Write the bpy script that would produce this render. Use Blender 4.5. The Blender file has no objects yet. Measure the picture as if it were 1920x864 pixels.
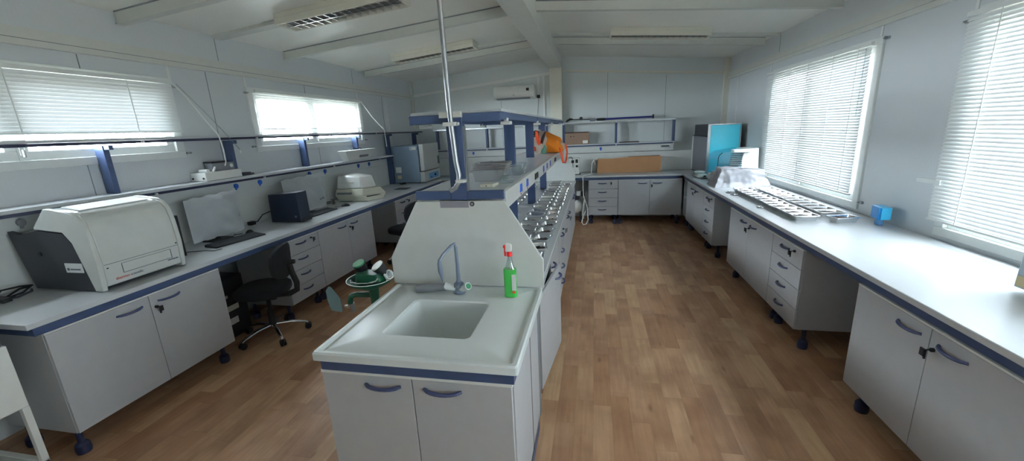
import bpy, math, random
from mathutils import Vector, Matrix
random.seed(7)
PI = math.pi
COL = bpy.context.scene.collection

# ------------------------------------------------------------------ materials
def nt(name):
    m = bpy.data.materials.new(name); m.use_nodes = True
    n = m.node_tree; n.nodes.clear()
    return m, n
def node(n, t, **kw):
    x = n.nodes.new(t)
    for k, v in kw.items(): setattr(x, k, v)
    return x
def srgb(r, g, b):
    f = lambda c: (c/255/12.92) if c/255 <= .04045 else ((c/255+.055)/1.055)**2.4
    return (f(r), f(g), f(b), 1)
def simple(name, rgb, rough=.5, metal=0, var=.06, scale=14, bump=0, spec=.5, coat=0, bscale=200):
    """principled with slight procedural mottling"""
    m, n = nt(name); c = srgb(*rgb)
    out = node(n, 'ShaderNodeOutputMaterial'); b = node(n, 'ShaderNodeBsdfPrincipled')
    tc = node(n, 'ShaderNodeTexCoord'); ns = node(n, 'ShaderNodeTexNoise')
    ns.inputs['Scale'].default_value = scale; ns.inputs['Detail'].default_value = 4
    mx = node(n, 'ShaderNodeMix', data_type='RGBA')
    mx.inputs[6].default_value = tuple(v*(1-var) for v in c[:3])+(1,)
    mx.inputs[7].default_value = tuple(min(1, v*(1+var)) for v in c[:3])+(1,)
    n.links.new(tc.outputs['Object'], ns.inputs['Vector']); n.links.new(ns.outputs['Fac'], mx.inputs[0])
    n.links.new(mx.outputs[2], b.inputs['Base Color'])
    b.inputs['Roughness'].default_value = rough; b.inputs['Metallic'].default_value = metal
    b.inputs['Specular IOR Level'].default_value = spec; b.inputs['Coat Weight'].default_value = coat
    if bump:
        n2 = node(n, 'ShaderNodeTexNoise'); n2.inputs['Scale'].default_value = bscale
        bp = node(n, 'ShaderNodeBump'); bp.inputs['Strength'].default_value = bump; bp.inputs['Distance'].default_value = .002
        n.links.new(tc.outputs['Object'], n2.inputs['Vector']); n.links.new(n2.outputs['Fac'], bp.inputs['Height'])
        n.links.new(bp.outputs['Normal'], b.inputs['Normal'])
    n.links.new(b.outputs[0], out.inputs[0])
    return m

def ribbed(name, rgb, axis, pitch, rough, strength=.25, spec=.5):
    """painted sandwich panel with fine ribs perpendicular to axis"""
    m, n = nt(name); c = srgb(*rgb)
    out = node(n, 'ShaderNodeOutputMaterial'); b = node(n, 'ShaderNodeBsdfPrincipled')
    tc = node(n, 'ShaderNodeTexCoord'); sp = node(n, 'ShaderNodeSeparateXYZ')
    n.links.new(tc.outputs['Object'], sp.inputs[0])
    def M(op, a, v=None):
        x = node(n, 'ShaderNodeMath', operation=op); n.links.new(a, x.inputs[0])
        if v is not None: x.inputs[1].default_value = v
        return x.outputs[0]
    w = M('SINE', M('MULTIPLY', sp.outputs[axis], 2*PI/pitch))
    w = M('POWER', M('ABSOLUTE', w), 6)
    bp = node(n, 'ShaderNodeBump'); bp.inputs['Strength'].default_value = strength; bp.inputs['Distance'].default_value = .002
    n.links.new(w, bp.inputs['Height']); n.links.new(bp.outputs['Normal'], b.inputs['Normal'])
    ns = node(n, 'ShaderNodeTexNoise'); ns.inputs['Scale'].default_value = 2.5; ns.inputs['Detail'].default_value = 5
    n.links.new(tc.outputs['Object'], ns.inputs['Vector'])
    mx = node(n, 'ShaderNodeMix', data_type='RGBA')
    mx.inputs[6].default_value = tuple(v*.95 for v in c[:3])+(1,); mx.inputs[7].default_value = tuple(min(1, v*1.04) for v in c[:3])+(1,)
    n.links.new(ns.outputs['Fac'], mx.inputs[0]); n.links.new(mx.outputs[2], b.inputs['Base Color'])
    b.inputs['Roughness'].default_value = rough; b.inputs['Specular IOR Level'].default_value = spec
    n.links.new(b.outputs[0], out.inputs[0]); return m

def floor_mat():
    m, n = nt('wood_vinyl'); L = n.links.new
    out = node(n, 'ShaderNodeOutputMaterial'); b = node(n, 'ShaderNodeBsdfPrincipled')
    tc = node(n, 'ShaderNodeTexCoord'); sp = node(n, 'ShaderNodeSeparateXYZ'); L(tc.outputs['Object'], sp.inputs[0])
    def M(op, a, v=None, w=None):
        x = node(n, 'ShaderNodeMath', operation=op)
        for i, q in enumerate((a, v, w)):
            if q is None: continue
            if isinstance(q, (int, float)): x.inputs[i].default_value = q
            else: L(q, x.inputs[i])
        return x.outputs[0]
    W, H = .114, .62
    u = M('DIVIDE', sp.outputs['X'], W); row = M('FLOOR', u); fu = M('FRACT', u)
    wn = node(n, 'ShaderNodeTexWhiteNoise', noise_dimensions='1D'); L(row, wn.inputs['W'])
    v = M('ADD', M('DIVIDE', sp.outputs['Y'], H), M('MULTIPLY', wn.outputs['Value'], 7.3)); cell = M('FLOOR', v); fv = M('FRACT', v)
    cx = node(n, 'ShaderNodeCombineXYZ'); L(row, cx.inputs[0]); L(cell, cx.inputs[1])
    w2 = node(n, 'ShaderNodeTexWhiteNoise', noise_dimensions='3D'); L(cx.outputs[0], w2.inputs['Vector'])
    ramp = node(n, 'ShaderNodeValToRGB'); L(w2.outputs['Value'], ramp.inputs[0])
    cr = ramp.color_ramp; cr.elements[0].color = srgb(172, 131, 99); cr.elements[1].color = srgb(202, 168, 133)
    for p, c in ((.25, (180, 142, 110)), (.5, (186, 148, 118)), (.75, (192, 155, 122))):
        e = cr.elements.new(p); e.color = srgb(*c)
    # grain, stretched along y and shifted per plank
    mp = node(n, 'ShaderNodeMapping'); mp.inputs['Scale'].default_value = (30, 2.2, 1)
    ad = node(n, 'ShaderNodeVectorMath', operation='ADD'); sc = node(n, 'ShaderNodeVectorMath', operation='SCALE'); sc.inputs['Scale'].default_value = 5
    L(w2.outputs['Color'], sc.inputs[0]); L(tc.outputs['Object'], ad.inputs[0]); L(sc.outputs[0], ad.inputs[1]); L(ad.outputs[0], mp.inputs[0])
    g = node(n, 'ShaderNodeTexNoise'); g.inputs['Scale'].default_value = 1.3; g.inputs['Detail'].default_value = 7; g.inputs['Roughness'].default_value = .62
    L(mp.outputs[0], g.inputs['Vector'])
    gr = node(n, 'ShaderNodeValToRGB'); gr.color_ramp.elements[0].position = .3; gr.color_ramp.elements[0].color = (.78, .73, .7, 1)
    gr.color_ramp.elements[1].position = .62; gr.color_ramp.elements[1].color = (1, 1, 1, 1); L(g.outputs['Fac'], gr.inputs[0])
    mu = node(n, 'ShaderNodeMix', data_type='RGBA', blend_type='MULTIPLY'); mu.inputs[0].default_value = .8
    L(ramp.outputs[0], mu.inputs[6]); L(gr.outputs[0], mu.inputs[7])
    # blotches and knots
    mp2 = node(n, 'ShaderNodeMapping'); mp2.inputs['Scale'].default_value = (9, 3.2, 1); L(ad.outputs[0], mp2.inputs[0])
    k = node(n, 'ShaderNodeTexVoronoi'); k.inputs['Scale'].default_value = .75; L(mp2.outputs[0], k.inputs['Vector'])
    kr = node(n, 'ShaderNodeValToRGB'); kr.color_ramp.elements[0].position = .02; kr.color_ramp.elements[0].color = (.42, .34, .3, 1)
    kr.color_ramp.elements[1].position = .12; kr.color_ramp.elements[1].color = (1, 1, 1, 1); L(k.outputs['Distance'], kr.inputs[0])
    mu2 = node(n, 'ShaderNodeMix', data_type='RGBA', blend_type='MULTIPLY'); mu2.inputs[0].default_value = .7
    L(mu.outputs[2], mu2.inputs[6]); L(kr.outputs[0], mu2.inputs[7])
    g2 = node(n, 'ShaderNodeTexNoise'); g2.inputs['Scale'].default_value = 3.; g2.inputs['Detail'].default_value = 3; L(ad.outputs[0], g2.inputs['Vector'])
    g2r = node(n, 'ShaderNodeValToRGB'); g2r.color_ramp.elements[0].position = .35; g2r.color_ramp.elements[0].color = (.66, .6, .58, 1)
    g2r.color_ramp.elements[1].position = .6; g2r.color_ramp.elements[1].color = (1, 1, 1, 1); L(g2.outputs['Fac'], g2r.inputs[0])
    mu4 = node(n, 'ShaderNodeMix', data_type='RGBA', blend_type='MULTIPLY'); mu4.inputs[0].default_value = .8
    L(mu2.outputs[2], mu4.inputs[6]); L(g2r.outputs[0], mu4.inputs[7])
    # thin joints
    e1 = M('MINIMUM', fu, M('SUBTRACT', 1., fu)); e2 = M('MINIMUM', fv, M('SUBTRACT', 1., fv))
    j = M('MINIMUM', M('DIVIDE', e1, .016), M('DIVIDE', e2, .005)); j = M('MINIMUM', j, 1.)
    jr = node(n, 'ShaderNodeMapRange'); jr.inputs['To Min'].default_value = .76; L(j, jr.inputs['Value'])
    mu3 = node(n, 'ShaderNodeMix', data_type='RGBA', blend_type='MULTIPLY'); mu3.inputs[0].default_value = 1
    L(mu4.outputs[2], mu3.inputs[6]); L(jr.outputs[0], mu3.inputs[7])
    L(mu3.outputs[2], b.inputs['Base Color'])
    b.inputs['Roughness'].default_value = .42; b.inputs['Specular IOR Level'].default_value = .4
    L(b.outputs[0], out.inputs[0]); return m

def glass_mat(name, tint=(1, 1, 1), gloss=.08, rough=.02):
    m, n = nt(name); out = node(n, 'ShaderNodeOutputMaterial')
    t = node(n, 'ShaderNodeBsdfTransparent'); t.inputs[0].default_value = (*tint, 1)
    g = node(n, 'ShaderNodeBsdfGlossy'); g.inputs['Roughness'].default_value = rough
    mx = node(n, 'ShaderNodeMixShader'); mx.inputs[0].default_value = gloss
    n.links.new(t.outputs[0], mx.inputs[1]); n.links.new(g.outputs[0], mx.inputs[2]); n.links.new(mx.outputs[0], out.inputs[0]); return m
def sheer_mat(name, rgb, transl=.5, transp=0., rough=.5):
    m, n = nt(name); out = node(n, 'ShaderNodeOutputMaterial'); c = srgb(*rgb)
    d = node(n, 'ShaderNodeBsdfPrincipled'); d.inputs['Base Color'].default_value = c; d.inputs['Roughness'].default_value = rough
    t = node(n, 'ShaderNodeBsdfTranslucent'); t.inputs[0].default_value = c
    mx = node(n, 'ShaderNodeMixShader'); mx.inputs[0].default_value = transl
    n.links.new(d.outputs[0], mx.inputs[1]); n.links.new(t.outputs[0], mx.inputs[2]); last = mx
    if transp:
        tp = node(n, 'ShaderNodeBsdfTransparent'); m2 = node(n, 'ShaderNodeMixShader'); m2.inputs[0].default_value = transp
        ns = node(n, 'ShaderNodeTexNoise'); ns.inputs['Scale'].default_value = 6
        mr = node(n, 'ShaderNodeMapRange'); mr.inputs['To Min'].default_value = transp-.12; mr.inputs['To Max'].default_value = transp+.12
        tc = node(n, 'ShaderNodeTexCoord'); n.links.new(tc.outputs['Object'], ns.inputs['Vector'])
        n.links.new(ns.outputs['Fac'], mr.inputs['Value']); n.links.new(mr.outputs[0], m2.inputs[0])
        n.links.new(mx.outputs[0], m2.inputs[1]); n.links.new(tp.outputs[0], m2.inputs[2]); last = m2
    n.links.new(last.outputs[0], out.inputs[0]); return m

WALLX = ribbed('wall_panel_x', (206, 211, 214), 'Y', .05, .5, .10)
WALLY = ribbed('wall_panel_y', (204, 210, 210), 'X', .05, .5, .10)
CEIL = ribbed('ceiling_panel', (234, 234, 227), 'Y', .06, .30, .35)
STEEL_P = simple('painted_steel', (206, 208, 202), .4)
WARMW = simple('cream_painted_steel', (210, 208, 194), .45)
SEAM = simple('seam_shadow_gap', (120, 128, 134), .6)
CABLE_W = simple('white_plastic', (222, 224, 222), .4)
LAM = simple('cabinet_laminate', (174, 176, 179), .45, bump=.05)
LAMEDGE = simple('cabinet_edge', (214, 216, 212), .4)
LAMDARK = simple('cabinet_inside', (90, 94, 100), .7)
TOP = simple('worktop_laminate', (196, 200, 203), .28, var=.03, spec=.55)
SPLASH = simple('splash_panel', (205, 208, 206), .4)
CERAM = simple('sink_ceramic', (206, 212, 212), .4, var=.02, spec=.25)
BLUE = simple('blue_powder_coat', (58, 75, 110), .42, var=.08)
NAVY = simple('navy_foot_plastic', (30, 36, 66), .5)
BLUED = simple('blue_plastic_handle', (62, 70, 106), .45)
SOCK = simple('blue_socket_plastic', (24, 84, 182), .35)
BLACK = simple('black_plastic', (26, 28, 32), .5)
BLACKF = simple('black_fabric', (24, 26, 32), .9, bump=.4)
CHROME = simple('chrome', (220, 222, 225), .12, 1)
ALU = simple('foil_aluminium', (236, 238, 240), .24, 1, var=.03, scale=40, bump=.6, bscale=28)
ALUM = simple('brushed_metal', (170, 174, 176), .35, 1)
PIPE = simple('galvanised_pipe', (168, 172, 176), .38, .8)
TAPG = simple('tap_grey_coating', (112, 124, 142), .35)
GREYP = simple('grey_plastic', (120, 124, 130), .5)
DGREY = simple('dark_grey_metal', (52, 55, 62), .5)
MWHITE = simple('instrument_white', (200, 204, 200), .2)
MLIGHT = simple('instrument_light', (224, 226, 222), .35)
CREAM = simple('cream_plastic', (204, 204, 188), .4)
OVENB = simple('oven_blue_grey', (120, 140, 160), .45)
OVENF = simple('oven_front_grey', (182, 186, 184), .4)
GREEN = simple('eyewash_green', (4, 72, 50), .5)
GREENC = simple('green_cap', (20, 110, 70), .4)
PADDLE = simple('paddle_grey_green', (108, 132, 134), .4, .3)
CARD = simple('cardboard', (176, 132, 94), .8, var=.1, scale=6)
CARDD = simple('cardboard_grey', (148, 122, 104), .8, var=.1)
SOIL = simple('soil', (78, 72, 68), .95, var=.35, scale=60, bump=1)
CYAN = simple('cyan_film', (84, 222, 255), .22, var=.12, scale=2.2)
TEALG = glass_mat('clear_acrylic', (.72, .88, .93), .12)
GLASS = glass_mat('window_glass', (.95, .97, .97), .06)
CLEARP = glass_mat('clear_plastic', (.86, .92, .93), .25, .15)
ORANGE = simple('orange_fabric', (226, 128, 24), .8, bump=.3)
REDOR = simple('orange_red_strap', (228, 78, 30), .7)
CREAMF = simple('cream_fabric', (206, 190, 176), .8, bump=.3)
BROWNF = simple('dark_brown_fabric', (60, 40, 36), .8)
TEALF = simple('teal_fabric', (100, 150, 134), .8)
RED = simple('red_plastic', (222, 32, 30), .35)
GREENL = simple('green_liquid', (62, 172, 74), .12, var=.03, coat=.5)
LABELW = simple('paper_label', (214, 218, 216), .6)
YEL = simple('yellowed_tape', (206, 190, 150), .6)
BLUELAB = simple('pale_blue_label', (96, 150, 200), .5)
REDTXT = simple('red_print', (196, 70, 66), .5)
GREYTXT = simple('grey_print', (96, 100, 112), .5)
TEALTXT = simple('teal_cloth', (60, 120, 118), .8)
BLIND = sheer_mat('blind_slat_white', (226, 230, 230), .02)
BAGP = sheer_mat('milky_plastic_bag', (222, 228, 232), .25, .30)
COVER = sheer_mat('grey_dust_cover', (184, 184, 190), .2, 0, .45)
PVC = simple('window_pvc', (222, 226, 224), .35)
BOXB = simple('bright_blue_box', (14, 120, 190), .35)
BOXBL = simple('pale_blue_box_side', (60, 178, 226), .3)
PINKTAPE = simple('faded_pink_tape', (146, 144, 154), .5)
CONC = simple('outside_concrete', (196, 192, 184), .9)
OUTW = simple('outside_cladding', (46, 50, 66), .7)
FLOORM = floor_mat()

# ------------------------------------------------------------------ mesh helpers
class MB:
    def __init__(s): s.v = []; s.f = []; s.mi = []; s.cur = 0; s.smooth = []
    def add(s, vs, fs, smooth=False):
        o = len(s.v); s.v += [tuple(v) for v in vs]
        for f in fs: s.f.append(tuple(i+o for i in f)); s.mi.append(s.cur); s.smooth.append(smooth)
        return s
    def box(s, x0, x1, y0, y1, z0, z1):
        x0, x1 = sorted((x0, x1)); y0, y1 = sorted((y0, y1)); z0, z1 = sorted((z0, z1))
        return s.add([(x0,y0,z0),(x1,y0,z0),(x1,y1,z0),(x0,y1,z0),(x0,y0,z1),(x1,y0,z1),(x1,y1,z1),(x0,y1,z1)],
              [(0,3,2,1),(4,5,6,7),(0,1,5,4),(1,2,6,5),(2,3,7,6),(3,0,4,7)])
    def hexa(s, lo, hi):
        """lo, hi: 4 points each, counter-clockwise seen from above"""
        return s.add(list(lo)+list(hi), [(0,3,2,1),(4,5,6,7),(0,1,5,4),(1,2,6,5),(2,3,7,6),(3,0,4,7)])
    def prism(s, prof, axis, a, b, smooth=False):
        """prof: 2D points; axis 'x': (y,z) pairs, 'y': (x,z), 'z': (x,y)"""
        P = {'x': lambda p, t: (t, p[0], p[1]), 'y': lambda p, t: (p[0], t, p[1]), 'z': lambda p, t: (p[0], p[1], t)}[axis]
        n = len(prof); vs = [P(p, a) for p in prof]+[P(p, b) for p in prof]
        s.add(vs, [tuple(range(n))[::-1], tuple(range(n, 2*n))])
        o = len(s.v)-2*n
        for i in range(n):
            s.f.append((o+i, o+(i+1) % n, o+n+(i+1) % n, o+n+i)); s.mi.append(s.cur); s.smooth.append(smooth)
        return s
    def tube(s, pts, r, n=8, cap=True, sy=1.0):
        pts = [Vector(p) for p in pts]; rs = r if isinstance(r, (list, tuple)) else [r]*len(pts)
        vs = []; up = Vector((0, 0, 1)); prev = None
        for i, p in enumerate(pts):
            d = (pts[min(i+1, len(pts)-1)]-pts[max(i-1, 0)]).normalized()
            if prev is None:
                a = d.cross(up)
                if a.length < .05: a = d.cross(Vector((1, 0, 0)))
                a.normalize()
            else:
                a = (prev-d*prev.dot(d)).normalized()
            prev = a; c = d.cross(a)
            for k in range(n):
                t = 2*PI*k/n; vs.append(p+a*math.cos(t)*rs[i]+c*math.sin(t)*rs[i]*sy)
        fs = [(i*n+k, i*n+(k+1) % n, (i+1)*n+(k+1) % n, (i+1)*n+k) for i in range(len(pts)-1) for k in range(n)]
        s.add(vs, fs, True)
        if cap:
            o = len(s.v)-len(vs)
            s.f.append(tuple(range(o, o+n))[::-1]); s.mi.append(s.cur); s.smooth.append(False)
            s.f.append(tuple(range(o+(len(pts)-1)*n, o+len(pts)*n))); s.mi.append(s.cur); s.smooth.append(False)
        return s
    def cyl(s, a, b, r, r2=None, n=20): return s.tube([a, b], [r, r if r2 is None else r2], n)
    def lathe(s, prof, c, n=24, sx=1., sy=1.):
        """prof: (r,z) list, around z at centre c"""
        vs = [(c[0]+r*math.cos(2*PI*k/n)*sx, c[1]+r*math.sin(2*PI*k/n)*sy, c[2]+z) for r, z in prof for k in range(n)]
        fs = [(i*n+k, i*n+(k+1) % n, (i+1)*n+(k+1) % n, (i+1)*n+k) for i in range(len(prof)-1) for k in range(n)]
        return s.add(vs, fs, True)
    def rbox(s, cx, cy, z0, z1, w, d, r=.02, n=5, taper=1., smooth=True):
        """vertical rounded box, tapering to the top"""
        def ring(k, z):
            o = []
            for q, (sx, sy) in enumerate(((1, 1), (-1, 1), (-1, -1), (1, -1))):
                for i in range(n):
                    t = (q*90+90*i/(n-1))*PI/180
                    o.append((cx+k*(sx*(w/2-r)+r*math.cos(t)), cy+k*(sy*(d/2-r)+r*math.sin(t)), z))
            return o
        a = ring(1, z0); b = ring(taper, z1); m = len(a)
        s.add(a+b, [(i, (i+1) % m, m+(i+1) % m, m+i) for i in range(m)], smooth)
        o = len(s.v)-2*m
        s.f.append(tuple(range(o, o+m))[::-1]); s.mi.append(s.cur); s.smooth.append(False)
        s.f.append(tuple(range(o+m, o+2*m))); s.mi.append(s.cur); s.smooth.append(False)
        return s
    def xf(s, M, start=0):
        for i in range(start, len(s.v)): s.v[i] = tuple(M @ Vector(s.v[i]))
        return s

def wloc(o):
    p = Vector((0, 0, 0))
    while o is not None: p += Vector(o.location); o = o.parent
    return p
def obj(name, mb, mats, parent=None, bevel=0, loc=None):
    """link mb as ONE mesh object; vertices are given in the frame of the root (or the world)"""
    me = bpy.data.meshes.new(name)
    off = Vector(loc) if loc is not None else Vector((0, 0, 0))
    if parent is not None: off = wloc(parent)+off if False else wloc(parent)
    me.from_pydata([tuple(Vector(v)-off) for v in mb.v], [], mb.f)
    for m in (mats if isinstance(mats, (list, tuple)) else [mats]): me.materials.append(m)
    for p, mi, sm in zip(me.polygons, mb.mi, mb.smooth): p.material_index = mi; p.use_smooth = sm
    me.update(); me.set_sharp_from_angle(angle=math.radians(34))
    o = bpy.data.objects.new(name, me); COL.objects.link(o)
    if parent is not None: o.parent = parent
    elif loc is not None: o.location = loc
    if bevel:
        b = o.modifiers.new('bevel', 'BEVEL'); b.width = bevel; b.segments = 2; b.limit_method = 'ANGLE'; b.angle_limit = math.radians(40)
    return o
def tag(o, label, cat, group=None):
    o['label'] = label; o['category'] = cat
    if group: o['group'] = group
    return o
def thing(name, label, cat, loc=(0, 0, 0), group=None):
    o = bpy.data.objects.new(name, None); COL.objects.link(o); o.location = loc; o.empty_display_size = .1
    return tag(o, label, cat, group)
def struct(name, mb, mats, parent=None, bevel=0):
    o = obj(name, mb, mats, parent, bevel)
    if parent is None: o['kind'] = 'structure'
    return o
def dup(root, loc, rotz=None, label=None, group=None):
    r = root.copy(); COL.objects.link(r); r.location = loc
    if rotz is not None: r.rotation_euler = (0, 0, rotz)
    if label: r['label'] = label
    if group: r['group'] = group
    for ch in list(root.children):
        c = ch.copy(); COL.objects.link(c); c.parent = r
        for g in list(ch.children):
            d = g.copy(); COL.objects.link(d); d.parent = c
    return r
def text_mesh(s, size, mat, name, parent, M, shear=0, spacing=1.0):
    cu = bpy.data.curves.new(name, 'FONT'); cu.body = s; cu.size = size; cu.extrude = .0006; cu.space_character = spacing; cu.shear = shear
    t = bpy.data.objects.new(name+'_curve', cu); COL.objects.link(t)
    bpy.context.view_layer.update()
    me = bpy.data.meshes.new_from_object(t.evaluated_get(bpy.context.evaluated_depsgraph_get()))
    COL.objects.unlink(t); bpy.data.objects.remove(t)
    me.transform(M); me.transform(Matrix.Translation(-wloc(parent)))
    me.materials.clear(); me.materials.append(mat)
    o = bpy.data.objects.new(name, me); COL.objects.link(o); o.parent = parent; return o

# ------------------------------------------------------------------ room
XL, XR, YB, YF = -3.70, 2.33, 8.15, -1.6
RX, RZ, WZ = -.70, 3.07, 2.81
roof = lambda x: RZ-(RZ-WZ)/3.03*abs(x-RX)
m = MB().box(XL-.1, XR+.1, YF-.1, YB+.1, -.12, 0); struct('floor', m, FLOORM)
m = MB()
m.hexa([(XL-.1, YF-.1, WZ-.009), (RX, YF-.1, RZ), (RX, YB+.1, RZ), (XL-.1, YB+.1, WZ-.009)], [(XL-.1, YF-.1, WZ+.09), (RX, YF-.1, RZ+.1), (RX, YB+.1, RZ+.1), (XL-.1, YB+.1, WZ+.09)])
m.hexa([(RX, YF-.1, RZ), (XR+.1, YF-.1, WZ-.009), (XR+.1, YB+.1, WZ-.009), (RX, YB+.1, RZ)], [(RX, YF-.1, RZ+.1), (XR+.1, YF-.1, WZ+.09), (XR+.1, YB+.1, WZ+.09), (RX, YB+.1, RZ+.1)])
struct('ceiling', m, CEIL)
def wall_with_holes(name, x0, x1, holes, mat):
    m = MB(); ys = YF-.1
    for (a, b, z0, z1) in sorted(holes):
        m.box(x0, x1, ys, a, 0, WZ+.02); m.box(x0, x1, a, b, 0, z0); m.box(x0, x1, a, b, z1, WZ+.02); ys = b
    m.box(x0, x1, ys, YB+.1, 0, WZ+.02)
    return struct(name, m, mat)
LW = [(.92, 3.08, 1.69, 2.32), (3.97, 6.13, 1.69, 2.32)]
RW = [(-1.0, 1.05, .96, 2.34), (1.20, 3.20, .96, 2.34), (4.12, 6.18, .96, 2.34)]  # first opening is an unseen window added behind the camera for light
wall_with_holes('wall_left', XL-.1, XL, LW, WALLX); wall_with_holes('wall_right', XR, XR+.1, RW, WALLX)
m = MB().prism([(XL, 0), (XR, 0), (XR, WZ), (RX, RZ), (XL, WZ)], 'y', YB, YB+.1); struct('wall_back', m, WALLY)
m = MB().prism([(XL, 0), (XR, 0), (XR, WZ), (RX, RZ), (XL, WZ)], 'y', YF-.1, YF); struct('wall_front', m, WALLY)

# trims: cable trunking strips along the walls, ridge beam, column, purlins, joint covers
tn = [0]
def trim(mb, mat, bevel=0):
    tn[0] += 1; return struct('trim_%d' % tn[0], mb, mat, None, bevel)
m = MB().box(XL, XL+.035, YF, YB, 2.455, 2.495); m.box(XL, XL+.022, YF, YB, 2.502, 2.57); m.cur = 1; m.box(XL, XL+.02, YF, YB, 2.495, 2.502); trim(m, [STEEL_P, SEAM])
m = MB().box(XR-.035, XR, YF, YB, 2.455, 2.495); m.box(XR-.022, XR, YF, YB, 2.502, 2.57); m.cur = 1; m.box(XR-.02, XR, YF, YB, 2.495, 2.502); trim(m, [STEEL_P, SEAM])
def slope_strip(xa, za, xb, zb, h, d, y=YB):
    return MB().prism([(xa, za-h/2), (xb, zb-h/2), (xb, zb+h/2), (xa, za+h/2)], 'y', y-d, y)
trim(slope_strip(XL+.036, 2.525, -.84, 2.775, .05, .03), CABLE_W)
trim(slope_strip(-.59, 2.80, XR-.036, 2.57, .035, .03), WARMW)
m = MB().box(-.83, -.60, YF, YB-.0, 2.845, 3.12); trim(m, STEEL_P, .004)       # ridge beam
m = MB().box(-.83, -.60, 8.0, YB, 0, 2.845); trim(m, WARMW, .004)                # column under it
m = MB().box(XL, XL+.06, YB-.06, YB, 0, WZ); trim(m, STEEL_P); m = MB().box(XR-.09, XR, YB-.05, YB, 0, WZ); trim(m, WARMW)
def purlin(y, side):
    d = .055; h = .10
    xa, xb = (XL+.02, -.83) if side < 0 else (-.60, XR-.09)
    za, zb = roof(xa), roof(xb)
    m = MB().prism([(xa, za-h), (xb, zb-h), (xb, zb-h+.008), (xa, za-h+.008)], 'y', y-.012, y+d)
    m.prism([(xa, za-h), (xb, zb-h), (xb, zb-.008), (xa, za-.008)], 'y', y, y+.01)
    m.cur = 1; m.prism([(xa, za-.012), (xb, zb-.012), (xb, zb+.004), (xa, za+.004)], 'y', y-.004, y+.02)
    return trim(m, [STEEL_P, SEAM])
for y in (-.8, 1.0, 2.8, 4.6, 6.4):
    purlin(y, -1); purlin(y, 1)
for y in (1.2, 3.68, 6.17):                                                        # module joint covers
    for xa, xb in ((XL, -.83), (-.60, XR)):
        za, zb = roof(xa), roof(xb)
        m = MB().prism([(xa, za-.03), (xb, zb-.03), (xb, zb+.004), (xa, za+.004)], 'y', y-.02, y+.10)
        trim(m, STEEL_P)
def seams(parent_name, fn, lst, mat):
    w = bpy.data.objects[parent_name]
    for a in lst: obj('panel_joint', fn(*a), mat, w)
seams('wall_left', lambda y, z0, z1: MB().box(XL, XL+.002, y-.003, y+.003, z0, z1), [(3.5, 1.27, 2.45), (2.48, 2.33, 2.45), (1.4, 2.33, 2.45), (2.35, 1.27, 1.66), (5.0, 1.27, 1.66), (6.9, 1.27, 2.45), (3.68, 2.57, 2.79), (6.05, 2.57, 2.79), (4.9, 2.33, 2.45)], SEAM)
seams('wall_left', lambda y, z0, z1: MB().box(XL, XL+.006, y-.012, y+.012, z0, z1), [(3.13, 2.33, 2.455), (3.95, 2.33, 2.455), (6.11, 2.36, 2.455), (7.09, 1.27, 2.455)], CABLE_W)
seams('wall_right', lambda y, z0, z1: MB().box(XR-.006, XR, y-.012, y+.012, z0, z1), [(6.34, 2.35, 2.455), (4.15, 2.36, 2.455), (3.27, 2.36, 2.455), (7.62, 1.27, 2.455)], CABLE_W)
seams('wall_right', lambda y, z0, z1: MB().box(XR-.002, XR, y-.003, y+.003, z0, z1), [(6.15, 2.57, 2.79), (3.7, 2.57, 2.79)], SEAM)
seams('wall_back', lambda x, z0, z1: MB().box(x-.003, x+.003, YB-.002, YB, z0, z1), [(.243, 1.9, 2.72), (1.277, 1.3, 2.6), (-1.81, 1.3, 2.6), (-2.9, 1.3, 2.55)], SEAM)
# two pipe ducts between the wall unit and the column
m = MB().box(-1.075, -1.035, YB-.03, YB, 2.40, 2.72); trim(m, CABLE_W); m = MB().box(-.97, -.94, YB-.03, YB, 1.28, 2.74); trim(m, CABLE_W)

# windows
def window(n, x, sgn, y0, y1, z0, z1, mull):
    """x: inner wall face, sgn: direction to the outside"""
    t = bpy.data.objects.new('window_%d' % n, None); COL.objects.link(t); t['kind'] = 'structure'; t.location = (x, (y0+y1)/2, z0)
    f = MB(); a, b = x-sgn*.02, x+sgn*.08; w = .045
    f.box(a, b, y0-.03, y1+.03, z0-.03, z0+.03); f.box(a, b, y0-.03, y1+.03, z1-.03, z1+.03)
    f.box(a, b, y0-.03, y0+w, z0+.03, z1-.03); f.box(a, b, y1-w, y1+.03, z0+.03, z1-.03)
    obj('frame', f, PVC, t, .004)
    ym = mull
    for (p, q) in ((y0+w, ym), (ym, y1-w)):
        s = MB(); a, b = x+sgn*.005, x+sgn*.055; k = .06; zt, zb = z1-.03, z0+.03
        s.box(a, b, p, q, zb, zb+k); s.box(a, b, p, q, zt-k, zt); s.box(a, b, p, p+k, zb+k, zt-k); s.box(a, b, q-k, q, zb+k, zt-k)
        so = obj('sash', s, PVC, t, .004)
        obj('pane', MB().box(x+sgn*.028, x+sgn*.034, p+k-.005, q-k+.005, zb+k-.005, zt-k+.005), GLASS, so)
    h = MB().box(x+sgn*.004, x-sgn*.012, ym+.005, ym+.03, z0+.06, z0+.15); h.box(x-sgn*.012, x-sgn*.03, ym+.01, ym+.025, z0+.05, z0+.10)
    obj('handle', h, CABLE_W, t, .003)
    return t
wi = 0
for (a, b, c, d) in LW: wi += 1; window(wi, XL, -1, a, b, c, d, 2.0 if a < 2 else 4.98)
for (a, b, c, d) in RW: wi += 1; window(wi, XR, 1, a, b, c, d, (a+b)/2)

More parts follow.
